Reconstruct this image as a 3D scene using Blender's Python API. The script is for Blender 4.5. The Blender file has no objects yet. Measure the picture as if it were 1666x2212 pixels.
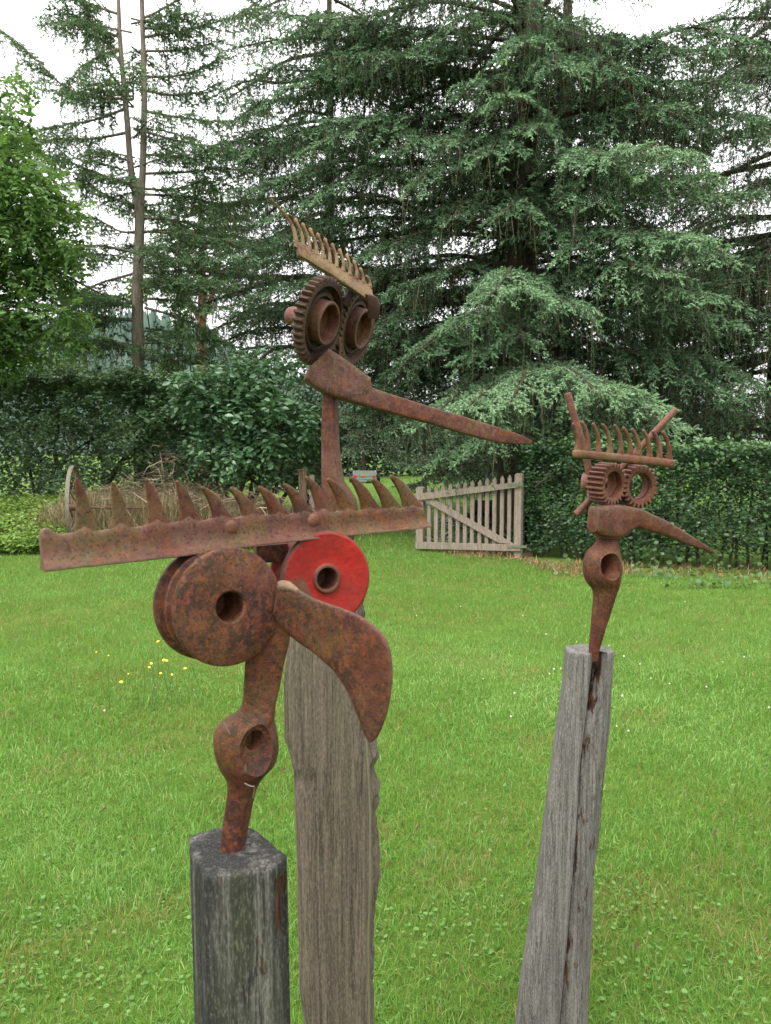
import bpy, math, random
import numpy as np
from mathutils import Vector, noise

random.seed(7)
rng = np.random.default_rng(7)
C = bpy.context.scene.collection
SC = bpy.context.scene

# ------------------------------------------------------------------ camera, sky, sun, exposure
F, CU, CV = 1671.0, 833.0, 1106.0            # lens in picture units (picture 1666 x 2212)
PITCH = math.radians(4.65)
CAM = Vector((0, 0, 1.6))
FWD = Vector((0, math.cos(PITCH), -math.sin(PITCH)))
UP = Vector((0, math.sin(PITCH), math.cos(PITCH)))
cd = bpy.data.cameras.new('camera')
cam = bpy.data.objects.new('camera', cd)
C.objects.link(cam)
cam.location = CAM
cam.rotation_euler = (math.radians(90) - PITCH, 0, 0)
cd.sensor_fit = 'VERTICAL'
cd.angle = 2 * math.atan(1106 / F)
cd.clip_start, cd.clip_end = 0.05, 2000
cd.dof.use_dof = True
cd.dof.focus_distance = 2.2
cd.dof.aperture_fstop = cd.lens / 1.5
SC.camera = cam

SUN_EL, SUN_AZ = math.radians(58), math.radians(215)
w = bpy.data.worlds.new('World')
SC.world = w
w.use_nodes = True
wn = w.node_tree
wn.nodes.clear()
sky = wn.nodes.new('ShaderNodeTexSky')
sky.sky_type = 'NISHITA'
sky.sun_disc = False
sky.sun_elevation = SUN_EL
sky.sun_rotation = SUN_AZ
sky.dust_density = 6
sky.air_density = 1.2
hs = wn.nodes.new('ShaderNodeHueSaturation')
hs.inputs['Saturation'].default_value = 0.12
hs.inputs['Value'].default_value = 1.0
mx = wn.nodes.new('ShaderNodeMix')
mx.data_type = 'RGBA'
mx.inputs['Factor'].default_value = 0.8       # the overcast: a white cloud deck over the sky, brighter towards the zenith
tcw = wn.nodes.new('ShaderNodeTexCoord')
sxyz = wn.nodes.new('ShaderNodeSeparateXYZ')
wn.links.new(tcw.outputs['Generated'], sxyz.inputs[0])
mr = wn.nodes.new('ShaderNodeMapRange')
mr.inputs['From Min'].default_value, mr.inputs['From Max'].default_value = 0.0, 1.0
mr.inputs['To Min'].default_value, mr.inputs['To Max'].default_value = 4.6, 13.8
wn.links.new(sxyz.outputs['Z'], mr.inputs['Value'])
vm = wn.nodes.new('ShaderNodeVectorMath')
vm.operation = 'SCALE'
vm.inputs[0].default_value = (0.995, 1.0, 1.0)
wn.links.new(mr.outputs[0], vm.inputs['Scale'])
wn.links.new(vm.outputs[0], mx.inputs['B'])
bg = wn.nodes.new('ShaderNodeBackground')
bg.inputs['Strength'].default_value = 0.12
wo = wn.nodes.new('ShaderNodeOutputWorld')
wn.links.new(sky.outputs[0], hs.inputs['Color'])
wn.links.new(hs.outputs[0], mx.inputs['A'])
wn.links.new(mx.outputs['Result'], bg.inputs[0])
wn.links.new(bg.outputs[0], wo.inputs[0])

sl = bpy.data.lights.new('sun', 'SUN')
sl.energy = 1.0
sl.angle = math.radians(35)
sl.color = (1, 0.96, 0.9)
so = bpy.data.objects.new('sun', sl)
C.objects.link(so)
so.location = (0, 0, 40)
sd = Vector((math.sin(SUN_AZ) * math.cos(SUN_EL), math.cos(SUN_AZ) * math.cos(SUN_EL), math.sin(SUN_EL)))
so.rotation_euler = sd.to_track_quat('Z', 'Y').to_euler()

vs = SC.view_settings
vs.view_transform = 'Standard'
vs.look = 'None'
vs.exposure = 1.5
vs.gamma = 1
vs.use_curve_mapping = False
SC.cycles.max_bounces = 6
SC.cycles.diffuse_bounces = 3
SC.cycles.transmission_bounces = 4

# ------------------------------------------------------------------ picture -> place helpers
def ray(u, v):
    return FWD + Vector((1, 0, 0)) * ((u - CU) / F) + UP * ((CV - v) / F)
def at(u, v, y):                              # point seen at (u, v) standing y metres ahead
    r = ray(u, v)
    return CAM + r * (y / r.y)
def gnd(u, v, z=0.0):                         # point seen at (u, v) on the level z
    r = ray(u, v)
    return CAM + r * ((z - CAM.z) / r.z)
def onp(u, v, P0, N):                         # point seen at (u, v) on a plane
    r = ray(u, v)
    return CAM + r * ((P0 - CAM).dot(N) / r.dot(N))
def xof(u, y, z):
    return (u - CU) / F * (y * math.cos(PITCH) - (z - 1.6) * math.sin(PITCH))
def proj_np(P):
    d = P - np.array(CAM)
    dep = d @ np.array(FWD)
    dep = np.maximum(dep, 1e-3)
    return CU + F * d[:, 0] / dep, CV - F * (d @ np.array(UP)) / dep
def lerp_keys(keys, t):                       # keys [(t, a, b..)], linear
    return [float(np.interp(t, [k[0] for k in keys], [k[i] for k in keys])) for i in range(1, len(keys[0]))]
def smooth_path(pts, n):                      # Catmull-Rom resample of Vectors
    pts = [Vector(p) for p in pts]
    P = [pts[0] * 2 - pts[1]] + pts + [pts[-1] * 2 - pts[-2]]
    out = []
    m = len(pts) - 1
    for k in range(n):
        t = k / (n - 1) * m
        i = min(int(t), m - 1)
        f = t - i
        a, b, c, d = P[i], P[i + 1], P[i + 2], P[i + 3]
        out.append(0.5 * ((2 * b) + (c - a) * f + (2 * a - 5 * b + 4 * c - d) * f * f + (3 * b - a - 3 * c + d) * f ** 3))
    return out

# ------------------------------------------------------------------ object helpers
def tag(o, label=None, cat=None, group=None, kind=None):
    if label: o['label'] = label
    if cat: o['category'] = cat
    if group: o['group'] = group
    if kind: o['kind'] = kind
    return o
def thing(name, label, cat, loc, group=None):
    o = bpy.data.objects.new(name, None)
    o.empty_display_size = 0.1
    C.objects.link(o)
    o.location = loc
    return tag(o, label, cat, group)
def base_of(o):
    p = Vector((0, 0, 0))
    while o is not None:
        p = p + Vector(o.location)
        o = o.parent
    return p
def link(name, me, m, parent=None):
    o = bpy.data.objects.new(name, me)
    C.objects.link(o)
    if m is not None: me.materials.append(m)
    if parent is not None: o.parent = parent
    return o
def obj(name, vf, m, parent=None, sharp=35, attr=None):     # vf in world coordinates
    V, Fc = vf
    off = base_of(parent) if parent is not None else Vector((0, 0, 0))
    me = bpy.data.meshes.new(name)
    me.from_pydata([tuple(Vector(v) - off) for v in V], [], Fc)
    me.polygons.foreach_set('use_smooth', [True] * len(me.polygons))
    if attr is not None:
        a = me.attributes.new('mark', 'FLOAT', 'POINT')
        a.data.foreach_set('value', np.asarray(attr, dtype=np.float32))
    me.update()
    me.set_sharp_from_angle(angle=math.radians(sharp))
    return link(name, me, m, parent)
def obj_np(name, V, T, m, parent=None, rnd=None, smooth=False):
    off = np.array(base_of(parent)) if parent is not None else 0.0
    V = np.ascontiguousarray(V - off, dtype=np.float32)
    T = np.ascontiguousarray(T, dtype=np.int32)
    me = bpy.data.meshes.new(name)
    me.vertices.add(len(V))
    me.vertices.foreach_set('co', V.ravel())
    me.loops.add(T.size)
    me.loops.foreach_set('vertex_index', T.ravel())
    me.polygons.add(len(T))
    me.polygons.foreach_set('loop_start', np.arange(0, T.size, 3, dtype=np.int32))
    me.polygons.foreach_set('loop_total', np.full(len(T), 3, dtype=np.int32))
    if smooth: me.polygons.foreach_set('use_smooth', np.ones(len(T), dtype=bool))
    if rnd is not None:
        a = me.attributes.new('rnd', 'FLOAT', 'POINT')
        a.data.foreach_set('value', np.asarray(rnd, dtype=np.float32))
    me.update(calc_edges=True)
    return link(name, me, m, parent)
def join_vf(*parts):
    V, Fc = [], []
    for v, f in parts:
        o = len(V)
        V += list(v)
        Fc += [tuple(i + o for i in q) for q in f]
    return V, Fc

# ------------------------------------------------------------------ shape helpers
def loft(rings, cap0=True, cap1=True, closed=False):
    M = len(rings[0])
    V = [p for r in rings for p in r]
    Fc = []
    R = len(rings)
    for k in range(R if closed else R - 1):
        a, b = k * M, ((k + 1) % R) * M
        for i in range(M):
            j = (i + 1) % M
            Fc.append((a + i, a + j, b + j, b + i))
    if not closed:
        if cap0: Fc.append(tuple(range(M - 1, -1, -1)))
        if cap1: Fc.append(tuple((R - 1) * M + i for i in range(M)))
    return V, Fc
def sect(p, M):                               # super-ellipse unit section
    out = []
    for i in range(M):
        a = 2 * math.pi * (i + 0.5) / M
        c, s = math.cos(a), math.sin(a)
        out.append((math.copysign(abs(c) ** (2 / p), c), math.copysign(abs(s) ** (2 / p), s)))
    return out
def band(Cs, Ss, Bs, p=3.0, M=16, tip0=0.6, tip1=0.6, wob=0.0):
    """Solid swept along centres Cs with half-width vectors Ss and half-thickness vectors Bs; ends rounded."""
    S = sect(p, M)
    rings = []
    n = len(Cs)
    def ring(c, s, b, k=1.0):
        r = []
        for x, y in S:
            q = c + s * (x * k) + b * (y * k)
            if wob:
                nv = noise.noise_vector(q * 45)
                q = q + nv * wob
            r.append(q)
        return r
    t0 = (Cs[0] - Cs[1]).normalized()
    t1 = (Cs[-1] - Cs[-2]).normalized()
    if tip0:
        e = min(Ss[0].length, Bs[0].length) * tip0
        rings.append(ring(Cs[0] + t0 * e, Ss[0], Bs[0], 0.45))
        rings.append(ring(Cs[0] + t0 * e * 0.7, Ss[0], Bs[0], 0.8))
    for i in range(n):
        rings.append(ring(Cs[i], Ss[i], Bs[i]))
    if tip1:
        e = min(Ss[-1].length, Bs[-1].length) * tip1
        rings.append(ring(Cs[-1] + t1 * e * 0.7, Ss[-1], Bs[-1], 0.8))
        rings.append(ring(Cs[-1] + t1 * e, Ss[-1], Bs[-1], 0.45))
    return loft(rings)
def tube(path, radii, M=8, wob=0.0, tip=0.6):
    Cs = [Vector(p) for p in path]
    Ss, Bs = [], []
    ref = Vector((0.13, 0.31, 0.94))
    n = len(Cs)
    for i in range(n):
        t = (Cs[min(i + 1, n - 1)] - Cs[max(i - 1, 0)]).normalized()
        a = t.cross(ref)
        if a.length < 0.2: a = t.cross(Vector((1, 0, 0)))
        a.normalize()
        b = t.cross(a).normalized()
        Ss.append(a * radii[i])
        Bs.append(b * radii[i])
    return band(Cs, Ss, Bs, p=2.0, M=M, tip0=tip, tip1=tip, wob=wob)
def edges_band(A, B, N, th, p=3.5, M=18, n=28, bulge=None, **kw):
    """Blade between two edge lines (lists of Vectors), thickness th (number or list) along N."""
    A, B = smooth_path(A, n), smooth_path(B, n)
    Cs, Ss, Bs = [], [], []
    for i in range(n):
        t = i / (n - 1)
        h = float(np.interp(t, np.linspace(0, 1, len(th)), th)) if isinstance(th, (list, tuple)) else th
        c = (A[i] + B[i]) / 2
        if bulge: c = c + N * bulge(t)
        Cs.append(c)
        Ss.append((A[i] - B[i]) / 2)
        Bs.append(N * (h / 2))
    return band(Cs, Ss, Bs, p=p, M=M, **kw)
def frame_of(axis, up=Vector((0, 0, 1))):
    a = axis.normalized()
    x = up.cross(a).normalized()
    z = a.cross(x).normalized()
    return a, x, z
def ringsurf(c, axis, rows, M, up=Vector((0, 0, 1)), closed=True, phase=0.0):
    """Surface of revolution-like rings; rows of (radius or array of M radii, axial offset)."""
    a, X, Z = frame_of(axis, up)
    rings = []
    for r, h in rows:
        ring = []
        for i in range(M):
            th = 2 * math.pi * i / M + phase
            rr = r[i] if hasattr(r, '__len__') else r
            ring.append(c + a * h + X * (rr * math.cos(th)) + Z * (rr * math.sin(th)))
        rings.append(ring)
    return loft(rings, cap0=False, cap1=False, closed=closed) if closed else loft(rings)
def gear_rad(n, ro, rr, per=8, duty=(0.0, 0.16, 0.34, 0.5)):
    """Radii for n teeth: root, flank, tip, flank."""
    out = []
    for k in range(n):
        for j in range(per):
            t = j / per
            if t < 0.30: f = 0
            elif t < 0.45: f = (t - 0.30) / 0.15
            elif t < 0.80: f = 1
            else: f = 1 - (t - 0.80) / 0.2
            out.append(rr + (ro - rr) * f)
    return out
def box(c, ax, ay, az):                       # centre and three half vectors
    V = []
    for i in (-1, 1):
        for j in (-1, 1):
            for k in (-1, 1):
                V.append(c + ax * i + ay * j + az * k)
    return V, [(0, 1, 3, 2), (4, 6, 7, 5), (0, 4, 5, 1), (2, 3, 7, 6), (0, 2, 6, 4), (1, 5, 7, 3)]
def prism(poly, vec):                         # polygon of Vectors extruded along vec
    n = len(poly)
    V = list(poly) + [p + vec for p in poly]
    Fc = [tuple(range(n - 1, -1, -1)), tuple(range(n, 2 * n))]
    for i in range(n):
        j = (i + 1) % n
        Fc.append((i, j, n + j, n + i))
    return V, Fc

# ------------------------------------------------------------------ materials
class NT:
    def __init__(s, name):
        s.m = bpy.data.materials.new(name)
        s.m.use_nodes = True
        s.t = s.m.node_tree
        s.t.nodes.clear()
    def n(s, typ, ins=None, **props):
        d = s.t.nodes.new(typ)
        for k, v in props.items(): setattr(d, k, v)
        for k, v in (ins or {}).items():
            sock = d.inputs[k]
            if isinstance(v, bpy.types.NodeSocket): s.t.links.new(v, sock)
            else: sock.default_value = v
        return d
    def co(s): return s.n('ShaderNodeTexCoord').outputs['Object']
    def pos(s): return s.n('ShaderNodeNewGeometry').outputs['Position']
    def mapped(s, vec, scale=(1, 1, 1), loc=(0, 0, 0)):
        return s.n('ShaderNodeMapping', {'Vector': vec, 'Scale': scale, 'Location': loc}).outputs[0]
    def noise(s, vec, scale, detail=5, rough=0.6, dist=0.0):
        return s.n('ShaderNodeTexNoise', {'Vector': vec, 'Scale': scale, 'Detail': detail, 'Roughness': rough, 'Distortion': dist}).outputs[0]
    def ramp(s, fac, stops):
        r = s.n('ShaderNodeValToRGB', {'Fac': fac})
        e = r.color_ramp.elements
        while len(e) < len(stops): e.new(0.5)
        for i, (p, c) in enumerate(stops):
            e[i].position = p
            c = c if hasattr(c, '__len__') else (c, c, c)
            e[i].color = (*c, 1)
        return r.outputs[0]
    def mix(s, fac, a, b, mode='MIX'):
        d = s.n('ShaderNodeMix', data_type='RGBA', blend_type=mode)
        for k, v in (('Factor', fac), ('A', a), ('B', b)):
            sock = [q for q in d.inputs if q.name == k and (q.type == 'RGBA' or k == 'Factor' and q.type == 'VALUE')][0]
            if isinstance(v, bpy.types.NodeSocket): s.t.links.new(v, sock)
            else: sock.default_value = (*v, 1) if hasattr(v, '__len__') else v
        return [q for q in d.outputs if q.type == 'RGBA'][0]
    def math(s, op, a, b=0.0):
        return s.n('ShaderNodeMath', {0: a, 1: b}, operation=op).outputs[0]
    def attr(s, name): return s.n('ShaderNodeAttribute', attribute_name=name).outputs['Fac']
    def bump(s, h, strength, dist=0.002):
        return s.n('ShaderNodeBump', {'Height': h, 'Strength': strength, 'Distance': dist}).outputs[0]
    def pbr(s, col, rough=0.7, bump=None, metal=0.0, spec=0.4):
        ins = {'Base Color': col if isinstance(col, bpy.types.NodeSocket) else (*col, 1), 'Roughness': rough, 'Metallic': metal, 'Specular IOR Level': spec}
        if bump is not None: ins['Normal'] = bump
        p = s.n('ShaderNodeBsdfPrincipled', ins)
        s.out(p.outputs[0])
        return p
    def out(s, sh): s.n('ShaderNodeOutputMaterial', {'Surface': sh})

def rust(name, moss=0.35, scale=1.0, loc=(0, 0, 0), bright=1.0, pale=0.3, edge=0.5, black=0.7, mcol=(0.10, 0.090, 0.016), mth=0.50):
    t = NT(name)
    v = t.mapped(t.co(), loc=loc)
    n1 = t.noise(v, 46 * scale, 11, 0.78, 0.2)
    b = bright * 0.88
    col = t.ramp(n1, [(0.34, (0.040 * b, 0.014 * b, 0.009 * b)), (0.44, (0.078 * b, 0.021 * b, 0.011 * b)), (0.51, (0.112 * b, 0.028 * b, 0.014 * b)),
                      (0.58, (0.130 * b, 0.046 * b, 0.026 * b)), (0.68, (0.155 * b, 0.080 * b, 0.055 * b))])
    n3 = t.noise(v, 14 * scale, 7, 0.7)
    col = t.mix(t.ramp(n3, [(0.42, 0), (0.62, pale)]), col, (0.165 * b, 0.098 * b, 0.083 * b))
    n4 = t.noise(v, 120 * scale, 8, 0.75)
    n6 = t.noise(t.mapped(v, loc=(5.7, 8.1, 2.2)), 17 * scale, 6, 0.65)
    col = t.mix(t.math('MULTIPLY', t.ramp(n4, [(0.50, 0), (0.58, 0.8)]), t.ramp(n6, [(0.42, 0), (0.56, 1)])), col, (0.20 * b, 0.055 * b, 0.014 * b))
    n5 = t.noise(t.mapped(v, loc=(9.1, 2.7, 4.3)), 15 * scale, 6, 0.65)
    n7 = t.noise(t.mapped(v, loc=(1.1, 6.7, 3.3)), 150 * scale, 8, 0.72)
    col = t.mix(t.math('MULTIPLY', t.ramp(n7, [(0.46, 0), (0.54, 1)]), t.ramp(n5, [(0.40, 0), (0.56, black)])), col, (0.016 * b, 0.008 * b, 0.008 * b))
    n2 = t.noise(t.mapped(v, loc=(3.1, 1.7, 5.3)), 12 * scale, 9, 0.74, 0.3)
    col = t.mix(t.ramp(n2, [(mth - .02, 0), (mth + .17, moss)]), col, mcol)
    sp = t.noise(v, 380 * scale, 5, 0.7)
    col = t.mix(t.ramp(sp, [(0.36, 0.8), (0.46, 0)]), col, (0.010, 0.005, 0.004))
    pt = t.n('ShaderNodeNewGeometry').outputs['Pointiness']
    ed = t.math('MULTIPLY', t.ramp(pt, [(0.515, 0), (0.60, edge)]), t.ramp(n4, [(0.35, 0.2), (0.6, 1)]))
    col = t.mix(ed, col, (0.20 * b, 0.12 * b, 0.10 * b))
    h = t.math('ADD', t.math('MULTIPLY', n1, 0.5), t.math('MULTIPLY', sp, 0.5))
    t.pbr(col, t.ramp(n4, [(0.3, 0.45), (0.7, 0.8)]), t.bump(h, 0.7, 0.003), 0.0, 0.25)
    return t.m
def painted(name):
    t = NT(name)
    v = t.co()
    n1 = t.noise(v, 30, 8, 0.7, 0.5)
    red = t.ramp(t.noise(v, 55, 6, 0.7), [(0.3, (0.19, 0.006, 0.004)), (0.55, (0.27, 0.010, 0.006)), (0.75, (0.28, 0.028, 0.016))])
    ru = t.ramp(n1, [(0.3, (0.04, 0.018, 0.012)), (0.6, (0.12, 0.045, 0.026)), (0.8, (0.17, 0.09, 0.06))])
    # worn rim and hub: mark = 1 where the paint has gone
    mk = t.math('ADD', t.attr('mark'), t.math('MULTIPLY', n1, 0.9))
    f = t.ramp(mk, [(0.60, 0), (0.67, 1)])
    f = t.math('MAXIMUM', f, t.ramp(t.noise(v, 140, 7, 0.72), [(0.62, 0), (0.66, 0.8)]))
    red = t.mix(t.ramp(t.noise(v, 14, 8, 0.75), [(0.42, 0), (0.62, 0.75)]), red, (0.085, 0.014, 0.009))
    col = t.mix(f, red, ru)
    t.pbr(col, t.ramp(n1, [(0.3, 0.5), (0.7, 0.75)]), t.bump(t.noise(v, 160, 5), 0.45, 0.002), 0, 0.25)
    return t.m
def wood(name, light, dark, green=0.2, streak=0.4, fine=1.0, rot=(0.085, 0.030, 0.016), crack=0.6, blotch=0.0):
    t = NT(name)
    v = t.co()
    warp = t.n('ShaderNodeTexNoise', {'Vector': t.mapped(v, (3, 3, 1.2)), 'Scale': 2.0, 'Detail': 2}).outputs[1]
    wv = t.n('ShaderNodeVectorMath', {0: v, 1: t.n('ShaderNodeVectorMath', {0: warp, 'Scale': 0.012}, operation='SCALE').outputs[0]}, operation='ADD').outputs[0]
    g1 = t.noise(t.mapped(wv, (150 * fine, 150 * fine, 4.0)), 1.0, 6, 0.62)
    g2 = t.noise(t.mapped(wv, (480 * fine, 480 * fine, 11)), 1.0, 4, 0.6)
    g3 = t.noise(t.mapped(v, (24, 24, 2.6), (4, 2, 1)), 1.0, 6, 0.65)
    col = t.ramp(g1, [(0.38, dark), (0.5, tuple(a * .6 + b * .4 for a, b in zip(light, dark))), (0.60, light)])
    col = t.mix(t.ramp(g2, [(0.36, 0.6), (0.47, 0)]), col, tuple(c * 0.45 for c in dark))
    col = t.mix(t.ramp(g3, [(0.46, 0), (0.55, streak)]), col, (0.010, 0.011, 0.011))
    if blotch:
        g5 = t.noise(t.mapped(wv, (34, 34, 1.5), (8, 3, 6)), 1.0, 7, 0.68)
        col = t.mix(t.ramp(g5, [(0.47, 0), (0.54, blotch)]), col, (0.012, 0.012, 0.011))
    g4 = t.noise(t.mapped(v, (9, 9, 2.2), (1, 7, 3)), 1.0, 6, 0.7)
    col = t.mix(t.ramp(g4, [(0.52, 0), (0.7, green)]), col, (0.10, 0.115, 0.04))
    sp = t.noise(v, 260, 3, 0.5)
    col = t.mix(t.ramp(sp, [(0.70, 0), (0.75, 0.3)]), col, (0.20, 0.21, 0.18))
    ck = t.noise(t.mapped(wv, (42 * fine, 42 * fine, 1.7), (2, 5, 1)), 1.0, 4, 0.55)
    col = t.mix(t.ramp(ck, [(0.482, 0), (0.499, crack), (0.503, crack), (0.52, 0)]), col, tuple(c * 0.22 for c in dark))
    mot = t.noise(t.mapped(v, (420 * fine, 420 * fine, 130)), 1.0, 4, 0.7)
    col = t.mix(t.ramp(mot, [(0.40, 0.45), (0.52, 0)]), col, tuple(c * 0.45 for c in dark))
    col = t.mix(t.ramp(mot, [(0.52, 0), (0.64, 0.35)]), col, tuple(min(1, c * 1.35) for c in light))
    mk = t.attr('mark')
    rc = t.ramp(t.noise(t.mapped(v, (150, 150, 14)), 1.0, 5, 0.7), [(0.40, (0.008, 0.005, 0.004)), (0.52, tuple(c * .6 for c in rot)), (0.66, (0.11, 0.058, 0.036))])
    mm = t.math('ADD', mk, t.math('MULTIPLY', t.math('SUBTRACT', t.noise(t.mapped(v, (70, 70, 16)), 1.0, 5, 0.7), 0.5), 2.2))
    col = t.mix(t.ramp(mm, [(0.42, 0), (0.6, 1)]), col, rc)
    # negative marks: pale lichen-green edge
    ml = t.math('SUBTRACT', t.math('MULTIPLY', mk, -1.0), t.math('MULTIPLY', g1, 0.5))
    col = t.mix(t.ramp(ml, [(0.05, 0), (0.4, 0.6)]), col, (0.19, 0.19, 0.10))
    h = t.math('ADD', t.math('MULTIPLY', g1, 1.0), t.math('ADD', t.math('MULTIPLY', g2, 0.7), t.math('MULTIPLY', mot, 0.4)))
    t.pbr(col, 0.82, t.bump(h, 0.8, 0.004), 0, 0.25)
    return t.m
def leafy(name, stops, trans=0.3, rough=0.45, patch=None, spec=0.35):
    t = NT(name)
    r = t.attr('rnd')
    col = t.ramp(r, stops)
    if patch:
        n = t.noise(t.pos(), patch[0], 4, 0.6)
        col = t.mix(t.ramp(n, [(0.42, 0), (0.62, patch[2])]), col, patch[1])
    p = t.n('ShaderNodeBsdfPrincipled', {'Base Color': col, 'Roughness': rough, 'Specular IOR Level': spec})
    tr = t.n('ShaderNodeBsdfTranslucent', {'Color': t.mix(0.5, col, (0.10, 0.16, 0.02))})
    t.out(t.n('ShaderNodeMixShader', {0: trans, 1: p.outputs[0], 2: tr.outputs[0]}).outputs[0])
    return t.m
def barky(name, a, b, green=(0.05, 0.06, 0.03), gm=0.3):
    t = NT(name)
    v = t.co()
    n = t.noise(t.mapped(v, (14, 14, 4)), 1.0, 8, 0.7, 0.5)
    col = t.ramp(n, [(0.33, a), (0.65, b)])
    g = t.noise(v, 1.5, 5, 0.7)
    col = t.mix(t.ramp(g, [(0.45, 0), (0.65, gm)]), col, green)
    t.pbr(col, 0.9, t.bump(n, 0.9, 0.03), 0, 0.15)
    return t.m
def plain(name, col, rough=0.6, var=0.25, scale=20, metal=0.0):
    t = NT(name)
    n = t.noise(t.co(), scale, 6, 0.65)
    c = t.ramp(n, [(0.3, tuple(x * (1 - var) for x in col)), (0.7, tuple(min(1, x * (1 + var)) for x in col))])
    t.pbr(c, rough, t.bump(n, 0.25, 0.003), metal, 0.4)
    return t.m

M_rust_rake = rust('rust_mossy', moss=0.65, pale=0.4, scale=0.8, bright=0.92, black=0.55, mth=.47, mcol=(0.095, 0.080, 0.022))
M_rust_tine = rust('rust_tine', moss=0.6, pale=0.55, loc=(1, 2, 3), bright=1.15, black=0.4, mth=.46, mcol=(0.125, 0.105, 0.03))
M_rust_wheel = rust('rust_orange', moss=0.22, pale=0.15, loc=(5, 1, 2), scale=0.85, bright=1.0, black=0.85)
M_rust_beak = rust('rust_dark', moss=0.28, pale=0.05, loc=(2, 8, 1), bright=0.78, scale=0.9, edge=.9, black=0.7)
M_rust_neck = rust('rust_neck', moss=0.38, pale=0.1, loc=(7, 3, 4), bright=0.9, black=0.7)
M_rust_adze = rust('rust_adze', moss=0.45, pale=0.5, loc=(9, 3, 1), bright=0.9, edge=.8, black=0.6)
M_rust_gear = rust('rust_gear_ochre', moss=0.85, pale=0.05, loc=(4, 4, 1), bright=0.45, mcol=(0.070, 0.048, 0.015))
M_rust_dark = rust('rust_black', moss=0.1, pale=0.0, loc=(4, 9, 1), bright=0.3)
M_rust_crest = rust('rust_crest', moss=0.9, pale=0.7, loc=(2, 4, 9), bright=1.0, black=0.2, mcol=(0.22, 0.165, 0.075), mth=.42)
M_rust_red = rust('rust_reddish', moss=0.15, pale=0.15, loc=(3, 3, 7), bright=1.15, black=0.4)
M_red = painted('red_paint')
M_post_dark = wood('post_dark_wood', (0.135, 0.128, 0.115), (0.045, 0.043, 0.038), green=0.25, streak=0.9, crack=.9, blotch=.9)
M_post_brown = wood('post_brown_wood', (0.150, 0.118, 0.090), (0.078, 0.059, 0.045), green=0.30, streak=0.12)
M_post_grey = wood('post_grey_wood', (0.200, 0.184, 0.170), (0.105, 0.095, 0.087), green=0.12, streak=0.2)
M_gate = wood('gate_wood', (0.27, 0.225, 0.18), (0.195, 0.152, 0.118), green=0.2, streak=0.08, fine=0.35, crack=.25)

# ------------------------------------------------------------------ scatter helpers
def orient(d, r):
    d = d / np.maximum(np.linalg.norm(d, axis=1, keepdims=True), 1e-9)
    a = r.normal(size=d.shape)
    y = np.cross(d, a)
    y /= np.maximum(np.linalg.norm(y, axis=1, keepdims=True), 1e-9)
    z = np.cross(d, y)
    return np.stack([d, y, z], axis=2)
def orient_n(d, nrm):                          # X along d, Z close to nrm
    d = d / np.maximum(np.linalg.norm(d, axis=1, keepdims=True), 1e-9)
    y = np.cross(nrm, d)
    y /= np.maximum(np.linalg.norm(y, axis=1, keepdims=True), 1e-9)
    z = np.cross(d, y)
    return np.stack([d, y, z], axis=2)
def scatter(tv, tf, pos, R, s, rnd):
    N, k = len(pos), len(tv)
    s = np.asarray(s)
    loc = tv[None] * (s[:, None, None] if s.ndim == 1 else s[:, None, :])
    V = np.einsum('nij,nkj->nki', R, loc) + pos[:, None, :]
    T = tf[None] + (np.arange(N) * k)[:, None, None]
    return V.reshape(-1, 3), T.reshape(-1, 3), np.repeat(rnd, k)
def shoot_template(nb, seed, r=0.27, wd=0.115):
    q = np.random.default_rng(seed)
    V, T = [], []
    for i in range(nb):
        a = -0.02 + 0.80 * i / max(nb - 1, 1)
        ph = i * 2.399 + q.uniform(-0.3, 0.3)
        rr = r * q.uniform(0.85, 1.15) * (1.0 - 0.30 * max(a, 0))
        V += [(a - wd, -0.05 * math.sin(ph), 0.05 * math.cos(ph)), (a + wd, 0.05 * math.sin(ph), -0.05 * math.cos(ph)), (a + 0.32, rr * math.cos(ph), rr * math.sin(ph))]
        T.append((3 * i, 3 * i + 1, 3 * i + 2))
    return np.array(V, float), np.array(T)
SHOOT = shoot_template(9, 1)
SHOOT_FAR = shoot_template(6, 2, 0.30, 0.17)
LEAF = (np.array([(0, 0, 0), (0.38, -0.27, 0.05), (0.38, 0, -0.03), (0.38, 0.27, 0.05), (1, 0, -0.10), (0.72, -0.19, 0.02), (0.72, 0.19, 0.02)], float),
        np.array([(0, 1, 2), (0, 2, 3), (1, 5, 2), (5, 4, 2), (2, 4, 6), (2, 6, 3)]))
ROUND = (np.array([(0, 0, 0), (0.25, -0.40, 0.08), (0.75, -0.42, 0.08), (1, 0, 0), (0.75, 0.42, 0.08), (0.25, 0.40, 0.08), (0.5, 0, -0.04)], float),
         np.array([(0, 1, 6), (1, 2, 6), (2, 3, 6), (3, 4, 6), (4, 5, 6), (5, 0, 6)]))
LEAF4 = (np.array([(0, 0, 0), (0.45, -0.30, 0.08), (1, 0, 0), (0.45, 0.30, 0.08)], float), np.array([(0, 1, 2), (0, 2, 3)]))
def unit(a): return a / np.maximum(np.linalg.norm(a, axis=-1, keepdims=True), 1e-9)

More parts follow.
